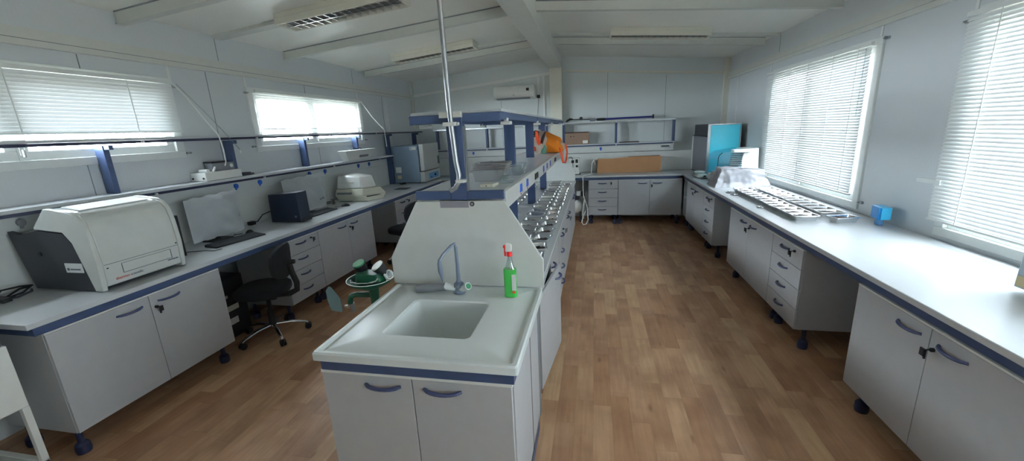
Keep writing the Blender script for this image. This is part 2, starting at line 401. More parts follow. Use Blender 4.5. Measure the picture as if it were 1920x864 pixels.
# blinds
def blind(x, sgn, y0, y1, ztop, zbot, tilt, label, cords, pitch=.025, wand=None):
    """sgn: towards the room; tilt in degrees from horizontal, room edge low"""
    t = thing('venetian_blind', label, 'window blind', (x, (y0+y1)/2, zbot), 'white venetian blinds at the windows')
    obj('head_rail', MB().box(x-.0125, x+.0125, y0, y1, ztop-.028, ztop), PVC, t, .002)
    s = MB(); z = ztop-.045; w = .0142; c, sn = math.cos(math.radians(tilt)), math.sin(math.radians(tilt))
    while z > zbot+.02:
        pr = []
        for q in (-1, -.4, .4, 1):
            cr = .002*(1-q*q)
            pr.append((x+sgn*q*w*c+cr*sn*sgn, z-q*w*sn+cr*c))
        vs = [(p[0], y0+.004, p[1]) for p in pr]+[(p[0], y1-.004, p[1]) for p in pr]
        s.add(vs, [(i, i+1, 5+i, 4+i) for i in range(3)], True); z -= pitch
    obj('slats', s, BLIND, t)
    obj('bottom_rail', MB().box(x-.012, x+.012, y0+.004, y1-.004, zbot, zbot+.014), PVC, t, .002)
    for y in cords:
        obj('ladder_cord', MB().box(x+sgn*.0135, x+sgn*.0155, y-.003, y+.003, zbot+.01, ztop-.02), CABLE_W, t)
    return t
b1 = blind(XL+.045, 1, .86, 3.10, 2.325, 1.885, 84, 'nearly closed white blind on the left wall over the big benchtop instrument', (1.28, 2.02, 2.73))
b2 = blind(XL+.045, 1, 4.02, 6.12, 2.33, 1.90, 4, 'glaring open white blind on the left wall over the cream stacked instrument', (4.3, 5.05, 5.95))
b3 = blind(XR-.045, -1, 4.17, 6.32, 2.345, 1.045, 66, 'white blind on the right wall behind the foil trays', (4.33, 4.72, 5.2, 5.62, 6.1))
blind(XR-.045, -1, 1.22, 3.26, 2.345, 1.03, 64, 'white blind on the right wall nearest the camera, past the blue box', (1.6, 2.3, 3.02))
blind(XR-.045, -1, -1.0, 1.05, 2.345, 1.40, -35, 'half-raised white blind added for light on the right wall behind the camera, unseen', (-.6, 0, .7))  # added out of view, half raised to let light onto the island side
# tilt wands and pull cords, hung over the shelf front
def hang(blind_, pts, r, name, mat=CABLE_W, tip=False):
    o = obj(name, MB().tube(pts, r, 6), mat, blind_)
    if tip: obj('tassel', MB().cyl(pts[-1], (pts[-1][0], pts[-1][1], pts[-1][2]-.03), .006, .009, 8), CABLE_W, o)
hang(b1, [(-3.63, 3.08, 2.31), (-3.57, 3.14, 2.18), (-3.53, 3.24, 1.98), (-3.478, 3.29, 1.85), (-3.478, 3.31, 1.72), (-3.50, 3.33, 1.60), (-3.52, 3.33, 1.56)], .006, 'pull_cord')
hang(b1, [(-3.63, 3.12, 2.30), (-3.54, 3.27, 2.05), (-3.478, 3.37, 1.86), (-3.478, 3.50, 1.70)], .005, 'tilt_wand', CLEARP, True)
hang(b2, [(-3.63, 6.10, 2.31), (-3.56, 6.25, 2.08), (-3.478, 6.45, 1.87), (-3.478, 6.47, 1.62)], .006, 'pull_cord', CABLE_W, True)
hang(b2, [(-3.63, 6.115, 2.30), (-3.54, 6.35, 2.0), (-3.478, 6.5, 1.85), (-3.478, 6.62, 1.75)], .004, 'tilt_wand', CLEARP, True)
hang(b3, [(XR-.06, 4.22, 2.30), (XR-.062, 4.225, 1.75)], .004, 'tilt_wand', CLEARP)

# ceiling lights
def light(x0, x1, y0, y1, label):
    cx = (x0+x1)/2; s = (roof(x1)-roof(x0))/(x1-x0); z0 = roof(cx)
    t = thing('ceiling_light', label, 'ceiling light', (cx, (y0+y1)/2, z0-.1), 'louvred fluorescent ceiling lights')
    P = lambda x, y, d: (x, y, z0+s*(x-cx)-d)
    def slab(xa, xb, ya, yb, da, db):
        return [P(xa, ya, da), P(xb, ya, da), P(xb, yb, da), P(xa, yb, da)], [P(xa, ya, db), P(xb, ya, db), P(xb, yb, db), P(xa, yb, db)]
    h = MB(); h.hexa(*slab(x0, x1, y0, y1, .045, .002))
    h.hexa(*slab(x0, x1, y0, y0+.02, .10, .045)); h.hexa(*slab(x0, x1, y1-.02, y1, .10, .045))
    h.hexa(*slab(x0, x0+.02, y0+.02, y1-.02, .10, .045)); h.hexa(*slab(x1-.02, x1, y0+.02, y1-.02, .10, .045))
    obj('housing', h, WARMW, t, .002)
    l = MB(); ym = (y0+y1)/2
    l.hexa(*slab(x0+.02, x1-.02, ym-.003, ym+.003, .098, .06))
    n = 15
    for i in range(1, n):
        x = x0+.02+(x1-x0-.04)*i/n; l.hexa(*slab(x-.0015, x+.0015, y0+.02, y1-.02, .098, .065))
    obj('louvre', l, CHROME, t)
    for y in (y0+(y1-y0)*.27, y0+(y1-y0)*.73):
        obj('tube', MB().tube([P(x0+.03, y, .06), P(x1-.03, y, .06)], .008, 10), MLIGHT, t)
    return t
light(-2.84, -1.63, 3.50, 3.78, 'louvred ceiling light nearest the camera, left of the ridge beam')
light(-2.84, -1.62, 5.70, 5.96, 'louvred ceiling light farther away, left of the ridge beam, behind the pipe')
light(.20, 1.42, 5.80, 6.06, 'louvred ceiling light right of the ridge beam')

# wall air conditioner
ac = thing('air_conditioner', 'white split air conditioner high on the back wall', 'air conditioner', (-1.515, 8.15, 2.33))
def ac_prof(): return [(YB, 2.335), (YB-.13, 2.335), (YB-.19, 2.37), (YB-.215, 2.43), (YB-.205, 2.52), (YB-.17, 2.58), (YB, 2.585)]
obj('housing', MB().prism(ac_prof(), 'x', -1.91, -1.12), MLIGHT, ac, .006)
obj('air_flap', MB().hexa([(-1.86, YB-.19, 2.352), (-1.20, YB-.19, 2.352), (-1.20, YB-.14, 2.333), (-1.86, YB-.14, 2.333)], [(-1.86, YB-.196, 2.36), (-1.20, YB-.196, 2.36), (-1.20, YB-.14, 2.34), (-1.86, YB-.14, 2.34)]), GREYP, ac)
obj('display', MB().box(-1.27, -1.215, YB-.215, YB-.205, 2.475, 2.525), BLACK, ac)
obj('badge', MB().box(-1.53, -1.49, YB-.218, YB-.21, 2.405, 2.413), GREYTXT, ac)
tag(obj('wall_socket', MB().box(-1.09, -1.03, YB-.04, YB-.001, 2.34, 2.398).tube([(-1.06, YB-.02, 2.34), (-1.08, YB-.02, 2.1), (-1.10, YB-.02, 1.9)], .004, 6), BLACK), 'small black plug box with a hanging lead right of the air conditioner', 'socket')

# ------------------------------------------------------------------ base cabinets (front faces -Y, x from 0 to w, floor at 0)
ZC, ZT = .175, .815
def handle_mb(x, z, w=.15):
    pts = []
    for i in range(9):
        u = i/8*2-1; pts.append((x+u*w/2, .001-.027*(1-u*u)**.6, z-.003*(1-u*u)))
    return MB().tube(pts, [.008, .009]+[.0095]*5+[.009, .008], 8, sy=.85)
def lock(parent, x, z, key=True):
    m = MB().cyl((x, 0, z), (x, -.012, z), .010, .010, 12)
    if key: m.cyl((x, -.012, z), (x, -.03, z), .003, .003, 6); m.box(x-.012, x+.012, -.046, -.042+.002, z-.028, z+.008); m.box(x-.004, x+.004, -.034, -.028, z-.045, z)
    obj('lock', m, BLACK, parent)
def cabinet(name, w, kind, label, cat, depth=.56, feet=True, split=None, lockside=1, key=True, handle_w=.15, group=None):
    t = thing(name, label, cat, (0, 0, 0), group)
    b = MB(); T = .018
    b.box(0, T, .018, depth, ZC, ZT); b.box(w-T, w, .018, depth, ZC, ZT); b.box(T, w-T, .018, depth, ZC, ZC+T); b.box(T, w-T, .018, depth, ZT-T, ZT); b.box(T, w-T, depth-.01, depth, ZC+T, ZT-T)
    body = obj('carcass', b, LAM, t, .001)
    if kind == 'doors':
        s = split or w/2
        for i, (a, c) in enumerate(((.002, s-.002), (s+.002, w-.002))):
            d = obj('door', MB().box(a, c, 0, .017, ZC+.002, ZT-.012), LAM, t, .0015)
            hx = s-.05-handle_w/2 if i == 0 else s+.05+handle_w/2
            obj('handle', handle_mb(hx, ZT-.065, handle_w), BLUED, d)
            if i == lockside: lock(d, s+(.03 if i else -.03), ZT-.10, key)
        e = MB().box(0, w, -.001, .017, ZT-.010, ZT); obj('top_edge', e, LAMEDGE, t)
    else:
        h = (ZT-ZC)/4
        for i in range(4):
            z1 = ZT-i*h; z0 = z1-h
            d = obj('drawer', MB().box(.002, w-.002, 0, .017, z0+.002, z1-(.012 if i == 0 else .002)), LAM, t, .0015)
            obj('handle', handle_mb(w*.47, z1-.055, .14), BLUED, d)
            if i == 0: lock(d, w*.77, z1-.045, key)
        obj('top_edge', MB().box(0, w, -.001, .017, ZT-.010, ZT), LAMEDGE, t)
    if feet:
        for x in (.045, w-.045):
            for y in (.10, depth-.06):
                obj('foot', MB().lathe([(0, 0), (.034, 0), (.038, .02), (.036, .055), (.024, .07), (.016, .075), (.016, ZC-.012), (.03, ZC-.01), (.03, ZC)], (x, y, 0), 14), NAVY, t)
    return t
XLC, XRC, YBC = -2.92, 1.508, 7.403
def place(t, x, y, rot): t.location = (x, y, 0); t.rotation_euler = (0, 0, rot); return t
GD = 'double door base cabinets'; GR = 'four drawer base cabinets'
place(cabinet('base_cabinet', 1.068, 'doors', 'grey double-door cabinet on the left under the big white instrument', 'cabinet', group=GD), XLC, 1.437, PI/2)
place(cabinet('drawer_cabinet', .52, 'drawers', 'grey four-drawer base cabinet on the left, right behind the black office chair', 'cabinet', group=GR), XLC, 3.185, PI/2)
place(cabinet('base_cabinet', 1.10, 'doors', 'grey double-door cabinet in the middle of the left bench, below the black cube computer', 'cabinet', group=GD), XLC, 3.707, PI/2)
place(cabinet('drawer_cabinet', .52, 'drawers', 'grey four-drawer base cabinet on the far left, behind the black seat', 'cabinet', group=GR), XLC, 5.47, PI/2)
place(cabinet('base_cabinet', 1.05, 'doors', 'grey double-door base cabinet at the far end of the left bench under the oven', 'cabinet', group=GD), XLC, 5.992, PI/2)
place(cabinet('base_cabinet', 1.07, 'doors', 'grey double-door base cabinet at the right, nearest whole one to the camera', 'cabinet', group=GD), XRC, 2.53, -PI/2)
place(cabinet('drawer_cabinet', .52, 'drawers', 'grey four-drawer cabinet on the right, nearest to the camera', 'cabinet', group=GR), XRC, 3.70, -PI/2)
place(cabinet('base_cabinet', 1.13, 'doors', 'grey double-door base cabinet in the middle of the right bench, below the foil trays', 'cabinet', group=GD), XRC, 4.833, -PI/2)
place(cabinet('drawer_cabinet', .52, 'drawers', 'grey four-drawer base cabinet under the dust-covered device on the right bench', 'cabinet', group=GR), XRC, 5.99, -PI/2)
place(cabinet('base_cabinet', 1.05, 'doors', 'grey double-door cabinet at the far end of the right bench below the balance', 'cabinet', group=GD), XRC, 7.043, -PI/2)
place(cabinet('drawer_cabinet', .52, 'drawers', 'grey four-drawer base cabinet against the back wall beside the white cable', 'cabinet', group=GR), -.10, YBC, 0)
place(cabinet('base_cabinet', 1.08, 'doors', 'grey double-door cabinet against the back wall below the long cardboard box', 'cabinet', group=GD), .422, YBC, 0)
place(cabinet('base_cabinet', 1.08, 'doors', 'grey double-door base cabinet against the back wall hidden behind the island', 'cabinet', group=GD), -2.1, YBC, 0)
# open corner niche between back and right cabinets
nt_ = thing('corner_shelf_cabinet', 'open-fronted narrow corner cabinet with one shelf at the far right corner', 'cabinet', (1.53, 7.05, 0))
m = MB().box(1.53, 2.07, 7.052, 7.37, ZC, ZC+.018).box(1.53, 2.07, 7.052, 7.37, ZT-.018, ZT).box(2.052, 2.07, 7.052, 7.37, ZC, ZT).box(1.53, 2.05, 7.36, 7.375, ZC, ZT).box(1.53, 2.05, 7.05, 7.062, ZC, ZT)
obj('carcass', m, LAM, nt_); obj('shelf', MB().box(1.54, 2.05, 7.064, 7.358, .50, .515), LAM, nt_)
for y in (7.1, 7.32): obj('foot', MB().cyl((1.6, y, 0), (1.6, y, ZC), .022, .022, 12), BLUE, nt_)

# ------------------------------------------------------------------ worktops
def worktop(name, label, x0, x1, y0, y1, rails, legs, cat='worktop'):
    t = thing(name, label, cat, ((x0+x1)/2, (y0+y1)/2, .87))
    obj('slab', MB().box(x0, x1, y0, y1, .868, .90), TOP, t, .004)
    for r in rails: obj('support_rail', MB().box(*r), BLUE, t, .002)
    for (x, y) in legs: obj('leg', MB().box(x-.025, x+.025, y-.025, y+.025, 0, .868), BLUE, t)
    return t
WTL = worktop('worktop', 'long white worktop with blue rail along the left wall', XL+.005, -2.893, 1.37, 7.376,
        [(-2.955, -2.915, 1.40, 7.37, .818, .867), (-3.3, -2.956, 1.40, 1.44, .818, .867), (-3.66, -3.62, 1.44, 7.37, .818, .867)], [(-3.63, 2.56), (-3.63, 4.87), (-3.63, 7.3)])
worktop('worktop', 'long white worktop with blue rail along the window wall on the right', 1.492, XR-.005, .35, 7.376,
        [(1.516, 1.556, .38, 7.37, .818, .867), (2.24, 2.28, .38, 7.37, .818, .867)], [(2.26, 2.6), (2.26, 4.95), (2.26, .42)])
WTB = worktop('worktop', 'white worktop with blue rail across the back wall', XL+.005, XR-.005, 7.378, 8.0-.002,
        [(-2.8, 1.45, 7.405, 7.445, .818, .867), (-3.6, 2.2, 7.9, 7.94, .818, .867)], [(-.78, 7.6), (-3.6, 7.9), (2.2, 7.9)])
# splash panels behind the benches belong to their worktops
obj('splash_panel', MB().box(XL+.003, XL+.012, 1.2, 8.0, .902, 1.268), SPLASH, WTL)
obj('splash_panel', MB().box(-.595, XR-.095, YB-.14, YB-.002, .902, 1.262), SPLASH, WTB, .003)
obj('splash_panel', MB().box(XL+.065, -.835, YB-.14, YB-.002, .902, 1.262), SPLASH, WTB, .003)

# ------------------------------------------------------------------ wall shelving
def socket(x, y, z, face):
    """round-shouldered blue socket cover on the service rail; face: 'x+', 'y-' """
    m = MB(); n = 12
    pr = [(.022*math.cos(2*PI*k/n), .026*math.sin(2*PI*k/n)) for k in range(n)]
    if face == 'x+': m.prism([(y+a, z+b) for a, b in pr], 'x', x, x+.02); m.box(x, x+.008, y-.008, y+.008, z-.04, z-.02)
    else: m.prism([(x+a, z+b) for a, b in pr], 'y', y-.02, y); m.box(x-.008, x+.008, y-.008, y, z-.04, z-.02)
    return m
ws = thing('wall_shelf', 'long two-tier shelf with blue brackets and socket rail on the left wall', 'shelf', (XL, 4.5, 1.27))
for nm, z, y1, h in (('upper_shelf', 1.825, 8.10, .02), ('lower_shelf', 1.41, 6.72, .025)):
    s = obj(nm, MB().box(XL+.012, -3.49, .8, y1, z, z+h), TOP, ws, .003)
    obj('edge_rail', MB().box(-3.54, -3.50, .8, y1-.02, z-.022, z-.001), NAVY, s, .002)
    for y in (1.2, 2.62, 3.75, 4.98, 6.2):
        if y < y1-.3: obj('bolt_cap', MB().cyl((-3.50, y, z-.014), (-3.482, y, z-.014), .009, .009, 10), CABLE_W, s)
for y in (1.33, 2.43, 3.53, 4.62, 5.80, 6.82, 7.96):
    z0 = 1.436 if y < 6.7 else .905
    obj('bracket', MB().box(-3.685, -3.60, y-.02, y+.02, z0, 1.796), BLUE, ws, .003)
    obj('bracket_arm', MB().box(-3.60, -3.545, y-.015, y+.015, 1.762, 1.796), BLUE, ws, .003)
sr = obj('socket_rail', MB().box(XL+.014, XL+.05, .8, 6.72, 1.272, 1.381), SPLASH, ws, .003)
for y in (1.87, 3.52, 3.834, 4.656, 4.973, 5.80, 6.118): obj('socket', socket(XL+.05, y, 1.335, 'x+'), SOCK if y > 2 else GREYP, sr)
bk = thing('wall_shelf', 'two-tier shelf with socket rail on the back wall, right of the column', 'shelf', (.45, YB, 1.27))
def back_unit(t, x0, x1, posts, socks, plate):
    for nm, z in (('upper_shelf', 1.832), ('lower_shelf', 1.418)):
        s = obj(nm, MB().box(x0, x1, 7.93, YB-.002, z, z+.018), TOP, t, .003)
        obj('edge_rail', MB().box(x0, x1-.01, 7.945, 7.97, z-.02, z-.001), BLUE if z < 1.5 else ALUM, s)
        for x in posts: obj('bolt_cap', MB().cyl((x, 7.945, z-.012), (x, 7.925, z-.012), .012, .012, 10), CABLE_W, s)
    for x in posts: obj('post', MB().box(x-.02, x+.02, 7.96, 8.06, 1.438, 1.811), BLUE, t, .003)
    r = obj('socket_rail', MB().box(x0, x1-.02, 7.99, 8.006, 1.272, 1.395), SPLASH, t, .002)
    for x in socks: obj('socket', socket(x, 7.99, 1.345, 'y-'), SOCK, r)
    if plate:
        obj('metal_plate', MB().box(1.20, 1.37, 7.982, 7.99, 1.315, 1.39), ALUM, r)
        obj('plate_window', MB().box(1.215, 1.355, 7.979, 7.982, 1.335, 1.36), BLACK, r)
back_unit(bk, -.595, 1.45, (-.574, .40, 1.42), (.12,), True)
bk2 = thing('wall_shelf', 'two-tier shelf on the back wall, left of the column behind the island rack', 'shelf', (-2.0, YB, 1.27))
back_unit(bk2, -3.2, -.86, (-3.15, -2.1, -.9), (-1.62, -1.13, -2.4), False)

# ------------------------------------------------------------------ island
IX0, IX1, IYF, IYS = -1.163, -.280, 1.310, 2.085
sw = thing('sink_worktop', 'white ceramic sink worktop with raised rim at the near end of the island', 'sink worktop', (-.72, 1.7, .87))
# slab with a rounded-rectangle basin, raised marine edge
def rr(x0, x1, y0, y1, r, z, n=6):
    o = []
    for q, (cx, cy) in enumerate(((x1-r, y1-r), (x0+r, y1-r), (x0+r, y0+r), (x1-r, y0+r))):
        for i in range(n):
            t = (q*90+90*i/(n-1))*PI/180; o.append((cx+r*math.cos(t), cy+r*math.sin(t), z))
    return o
def loft(mb, rings, cap_last=True, flip=False):
    n = len(rings[0]); vs = [p for r in rings for p in r]
    fs = []
    for i in range(len(rings)-1):
        for k in range(n):
            q = (i*n+k, i*n+(k+1) % n, (i+1)*n+(k+1) % n, (i+1)*n+k); fs.append(q[::-1] if flip else q)
    mb.add(vs, fs, True)
    if cap_last:
        o = len(mb.v)-n; f = tuple(range(o, o+n)); mb.f.append(f); mb.mi.append(mb.cur); mb.smooth.append(False)
    return mb
SX0, SX1, SY0, SY1 = -.945, -.535, 1.51, 1.885
m = MB()
N = 6
rings = [rr(IX0, IX1, IYF, IYS-.001, .012, .866, N), rr(IX0, IX1, IYF, IYS-.001, .012, .896, N), rr(IX0+.006, IX1-.006, IYF+.006, IYS-.002, .012, .904, N),
         rr(IX0+.02, IX1-.02, IYF+.02, IYS-.003, .012, .904, N), rr(IX0+.030, IX1-.030, IYF+.028, IYS-.004, .014, .893, N), rr(IX0+.044, IX1-.044, IYF+.040, IYS-.005, .014, .893, N), rr(IX0+.050, IX1-.050, IYF+.046, IYS-.006, .014, .897, N),
         rr(SX0-.008, SX1+.008, SY0-.008, SY1+.008, .035, .897, N), rr(SX0, SX1, SY0, SY1, .03, .890, N), rr(SX0+.004, SX1-.004, SY0+.004, SY1-.004, .03, .80, N),
         rr(SX0+.02, SX1-.02, SY0+.02, SY1-.02, .04, .66, N), rr(SX0+.06, SX1-.06, SY0+.06, SY1-.06, .05, .645, N)]
loft(m, rings)
obj('basin_slab', m, CERAM, sw)
obj('drain', MB().cyl((-.74, 1.70, .646), (-.74, 1.70, .652), .028, .028, 20), CHROME, sw)
obj('support_rail', MB().box(IX0+.022, IX1-.02, IYF+.02, IYF+.05, .812, .865).box(IX1-.05, IX1-.02, IYF+.05, IYS, .812, .865).box(IX0+.022, IX0+.05, IYF+.05, IYS, .812, .865), BLUE, sw, .002)
# sink cabinet
sc_ = thing('sink_cabinet', 'grey two-door cabinet under the sink at the front of the island', 'cabinet', (-1.148, 1.337, 0))
m = MB()
bx0, bx1, by0, by1 = -1.148, -.307, 1.356, 2.07
m.box(bx0, bx0+.018, by0, by1, .12, .80).box(bx1-.018, bx1, by0, by0+.40, .12, .80).box(bx1-.018, bx1, by0+.404, by1, .12, .80).box(bx0, bx1, by1-.018, by1, .12, .80).box(bx0, bx1, by0, by1, .12, .138)
obj('carcass', m, LAM, sc_, .001)
for i, (a, b) in enumerate(((bx0+.001, -.735), (-.731, bx1-.006))):
    d = obj('door', MB().box(a, b, 1.337, 1.354, .13, .795), LAM, sc_, .002)
    hx = -.735-.055-.075 if i == 0 else -.731+.055+.075
    h = handle_mb(hx, .765-.01, .16); h.xf(Matrix.Translation((0, 1.337, 0))); obj('handle', h, BLUED, d)
obj('top_edge', MB().box(bx0-.002, bx1, 1.333, 1.356, .796, .811), LAMEDGE, sc_, .003)
obj('side_gap_shade', MB().box(bx1-.004, bx1+.001, by0+.398, by0+.408, .12, .80), DGREY, sc_)  # dark strip paints the shade that the narrow side gap lacks
obj('end_gap_shade', MB().box(bx1-.004, bx1+.001, by1-.05, by1-.004, .12, .80), SEAM, sc_)  # grey strip standing in for the shaded gap before the next cabinet
obj('plinth', MB().box(bx0+.03, bx1-.01, 1.40, 2.05, 0, .12), BLUE, sc_)
# side screen above sink
def screen_prof(): return [(-1.178, .905), (-1.178, 1.07), (-.985, 1.40), (-.475, 1.40), (-.272, 1.07), (-.272, .905)]
sn = thing('splash_screen', 'tapered grey-white splash screen standing behind the sink', 'splash screen', (-.725, 2.10, .905))
obj('panel', MB().prism(screen_prof(), 'y', 2.088, 2.106), SPLASH, sn, .003)
m = MB().cyl((-.655, 2.088, 1.385), (-.655, 2.084, 1.385), .013, .013, 16); obj('ring_mark', m, BLACK, sn)
obj('ring_centre', MB().cyl((-.655, 2.084, 1.385), (-.655, 2.082, 1.385), .007, .007, 12), PINKTAPE, sn)
obj('tape_strip', MB().box(-.84, -.675, 2.0855, 2.088, 1.365, 1.398), PINKTAPE, sn)
sf = thing('splash_screen', 'tapered white end screen at the far end of the island', 'splash screen', (-.725, 6.70, .905))
obj('panel', MB().prism([(-1.165, .905), (-1.165, 1.05), (-.985, 1.40), (-.475, 1.40), (-.305, 1.05), (-.305, .905)], 'y', 6.70, 6.718), SPLASH, sf, .003)

# island bench worktop behind the screen
wt = thing('island_worktop', 'white island worktop covered with foil trays, behind the splash screen', 'worktop', (-.73, 4.4, .87))
obj('slab', MB().box(-1.155, -.297, 2.108, 6.76, .868, .90), TOP, wt, .004)
obj('support_rail', MB().box(-.36, -.325, 2.12, 6.74, .818, .867).box(-1.13, -1.095, 2.12, 6.74, .818, .867), BLUE, wt)
# island cabinets, aisle side (front faces +X)
def isl(t, y): t.location = (-.312, y, 0); t.rotation_euler = (0, 0, PI/2); return t
ic = cabinet('base_cabinet', 1.30, 'doors', 'white island cabinet with its near door ajar, just past the sink', 'cabinet', .40, True, .62, 1, False, .13, GD)
for c in ic.children:
    if c.name.startswith('door'):
        xs = [v.co.x for v in c.data.vertices]
        if min(xs) < .1:
            c.matrix_local = Matrix.Rotation(math.radians(-6.5), 4, 'Z')
isl(ic, 2.19)
isl(cabinet('drawer_cabinet', .60, 'drawers', 'white island drawer cabinet past the one with the open door', 'cabinet', .40, True, None, 1, True, .15, GR), 3.52)
isl(cabinet('base_cabinet', 1.25, 'doors', 'white island cabinet in the middle of the aisle side', 'cabinet', .40, True, None, 1, True, .15, GD), 4.15)
isl(cabinet('base_cabinet', 1.25, 'doors', 'white island cabinet at the far end of the aisle side', 'cabinet', .40, True, None, 1, True, .15, GD), 5.44)
for y, lb in ((3.4, 'white island cabinet on the side facing the left bench, near end'), (4.75, 'white island cabinet on the side facing the left bench, middle'), (6.1, 'white island cabinet on the side facing the left bench, far end')):
    c = cabinet('base_cabinet', 1.25, 'doors', lb, 'cabinet', .38, True, None, 1, False, .15, GD); c.location = (-1.145, y, 0); c.rotation_euler = (0, 0, -PI/2)

# reagent rack on the island
rk = thing('reagent_rack', 'blue steel two-tier rack with white shelves down the middle of the island', 'rack', (-.73, 4.4, .9))
obj('lower_shelf', MB().box(-.972, -.492, 2.135, 6.55, 1.43, 1.448), TOP, rk, .002)
obj('upper_shelf', MB().box(-.985, -.475, 2.135, 6.60, 1.865, 1.881), TOP, rk, .002)
POSTY = (2.12, 3.55, 4.70, 5.85)
for i, y in enumerate(POSTY):
    e = .0 if i else .0
    obj('post', MB().box(-.775, -.683, y-.022, y+.022, .902 if i else 1.404, 1.862), BLUE, rk, .003)
    obj('shelf_arm', MB().box(-.985, -.475, y-.012, y+.012, 1.818, 1.864), BLUE, rk, .003)
    if i: obj('shelf_arm', MB().box(-.97, -.50, y-.012, y+.012, 1.40, 1.428), BLUE, rk, .003)
obj('end_frame', MB().box(-.992, -.478, 2.108, 2.134, 1.406, 1.455), BLUE, rk, .003)
obj('post_edge', MB().box(-.682, -.676, 2.099, 2.134, 1.455, 1.80), ALUM, rk)
for x in (-.483, -.965):
    for k, y in enumerate((2.28, 3.55, 4.75, 5.85)):
        obj('shelf_clip', MB().box(x-.028, x+.028, y-.03, y+.03, 1.798, 1.817).cyl((x, y, 1.817), (x, y, 1.835), .014, .014, 10), CABLE_W, rk, .004)
for sx, x in ((1, -.49), (-1, -.974)):
    s = obj('upper_edge_rail', MB().box(x-.012, x+.012, 2.14, 6.58, 1.826, 1.864), BLUE, rk, .002)
    prof = [(x, 1.452), (x+sx*.022, 1.446), (x+sx*.018, 1.345), (x+sx*.002, 1.345)]
    if sx < 0: prof = prof[::-1]
    r = obj('socket_rail', MB().prism(prof, 'y', 2.125, 6.55), SPLASH, rk, .002)
    for k, y in enumerate((2.58, 2.84, 3.82, 4.12, 4.42)):
        xx = x+sx*.0195
        mm = MB().box(xx-.006*1, xx+.006, y-.035, y+.035, 1.372, 1.425)
        obj('socket', mm, SOCK, r, .003)
        obj('socket_light', MB().box(xx-.003, xx+.004, y-.006, y+.006, 1.355, 1.365), RED, r)
    for y in (3.32, 5.0):
        obj('black_socket', MB().box(x+sx*.0195-.007, x+sx*.0195+.007, y-.09, y+.09, 1.368, 1.415), BLACK, r, .003)

# gas pipe from the ceiling
gp = thing('gas_pipe', 'bare metal pipe dropping from the ceiling onto the near end of the island rack', 'pipe', (-.74, 2.06, 1.47))
gy = 2.068
obj('pipe', MB().tube([(-.742, gy, 2.99), (-.742, gy, 2.4), (-.740, gy, 2.18), (-.735, gy, 1.85), (-.722, gy, 1.62), (-.712, gy, 1.55), (-.714, gy, 1.51), (-.735, gy-.002, 1.478), (-.765, gy-.004, 1.462)], .0135, 14), PIPE, gp)
obj('clamp', MB().box(-.775, -.705, gy-.014, gy+.038, 1.802, 1.822).cyl((-.70, gy, 1.812), (-.688, gy, 1.812), .009, .009, 8), CABLE_W, gp, .003)
obj('clamp', MB().box(-.73, -.68, gy-.014, gy+.038, 1.505, 1.522).cyl((-.684, gy, 1.513), (-.672, gy, 1.513), .008, .008, 8), CABLE_W, gp, .003)
obj('bracket_plate', MB().box(-.80, -.68, gy+.006, gy+.038, 1.845, 1.875), STEEL_P, gp, .002)

# tap
tp = thing('sink_tap', 'grey coated laboratory swan-neck tap with angled spout behind the basin', 'tap', (-.736, 1.995, .897))
obj('column', MB().tube([(-.736, 1.995, .935), (-.735, 1.995, 1.06), (-.738, 1.997, 1.165)], [.012, .0105, .0095], 12), TAPG, tp)
obj('spout', MB().tube([(-.738, 1.997, 1.160), (-.742, 1.992, 1.185), (-.755, 1.975, 1.178), (-.785, 1.925, 1.143), (-.798, 1.905, 1.12)], .0085, 10).tube([(-.798, 1.905, 1.125), (-.799, 1.90, 1.10), (-.797, 1.898, 1.06), (-.793, 1.898, 1.03), (-.788, 1.897, 1.0)], [.009, .012, .013, .008, .004], 10), TAPG, tp)
obj('base', MB().lathe([(0, .003), (.033, .003), (.036, .012), (.026, .022), (.022, .034), (.030, .040), (.027, .058), (.014, .068), (.012, .08), (0, .08)], (-.736, 1.995, .898), 18), TAPG, tp)
obj('left_valve_body', MB().cyl((-.755, 1.99, .925), (-.815, 1.985, .942), .017, .022, 16), CERAM, tp)
obj('lever_grip', MB().cyl((-.812, 1.985, .936), (-.985, 1.98, .921), .0225, .0225, 18), GREYP, tp)
obj('right_valve_body', MB().cyl((-.72, 1.985, .925), (-.668, 1.955, .957), .015, .021, 16), CERAM, tp)
obj('green_cap', MB().cyl((-.6705, 1.9564, .9555), (-.666, 1.9538, .9583), .016, .015, 16), GREENC, tp)

# spray bottle
sb = thing('spray_bottle', 'spray bottle of green cleaner with red and white trigger beside the sink', 'spray bottle', (-.435, 1.975, .897))
bx, by = -.437, 1.975
m = MB(); m.rbox(bx, by, .900, 1.055, .068, .042, .016); obj('liquid', m, GREENL, sb)
m = MB(); loft(m, [rr(bx-.026, bx+.026, by-.016, by+.016, .012, 1.056), rr(bx-.018, bx+.018, by-.013, by+.013, .012, 1.085), rr(bx-.010, bx+.014, by-.010, by+.010, .009, 1.115), rr(bx-.008, bx+.012, by-.010, by+.010, .009, 1.128)]); obj('clear_neck', m, CLEARP, sb)
obj('dip_tube', MB().tube([(bx+.004, by, 1.05), (bx+.002, by, 1.12)], .0025, 6), CABLE_W, sb)
obj('collar', MB().cyl((bx+.002, by, 1.126), (bx+.001, by, 1.150), .015, .014, 14), RED, sb)
m = MB().hexa([(bx-.02, by-.012, 1.150), (bx+.014, by-.012, 1.150), (bx+.014, by+.012, 1.150), (bx-.02, by+.012, 1.150)], [(bx-.016, by-.010, 1.198), (bx+.016, by-.010, 1.190), (bx+.016, by+.010, 1.190), (bx-.016, by+.010, 1.198)])
obj('spray_head', m, MLIGHT, sb, .006)
obj('trigger', MB().box(bx-.03, bx-.016, by-.009, by+.009, 1.17, 1.185).box(bx-.026, bx-.016, by-.006, by+.006, 1.125, 1.172), RED, sb, .003)
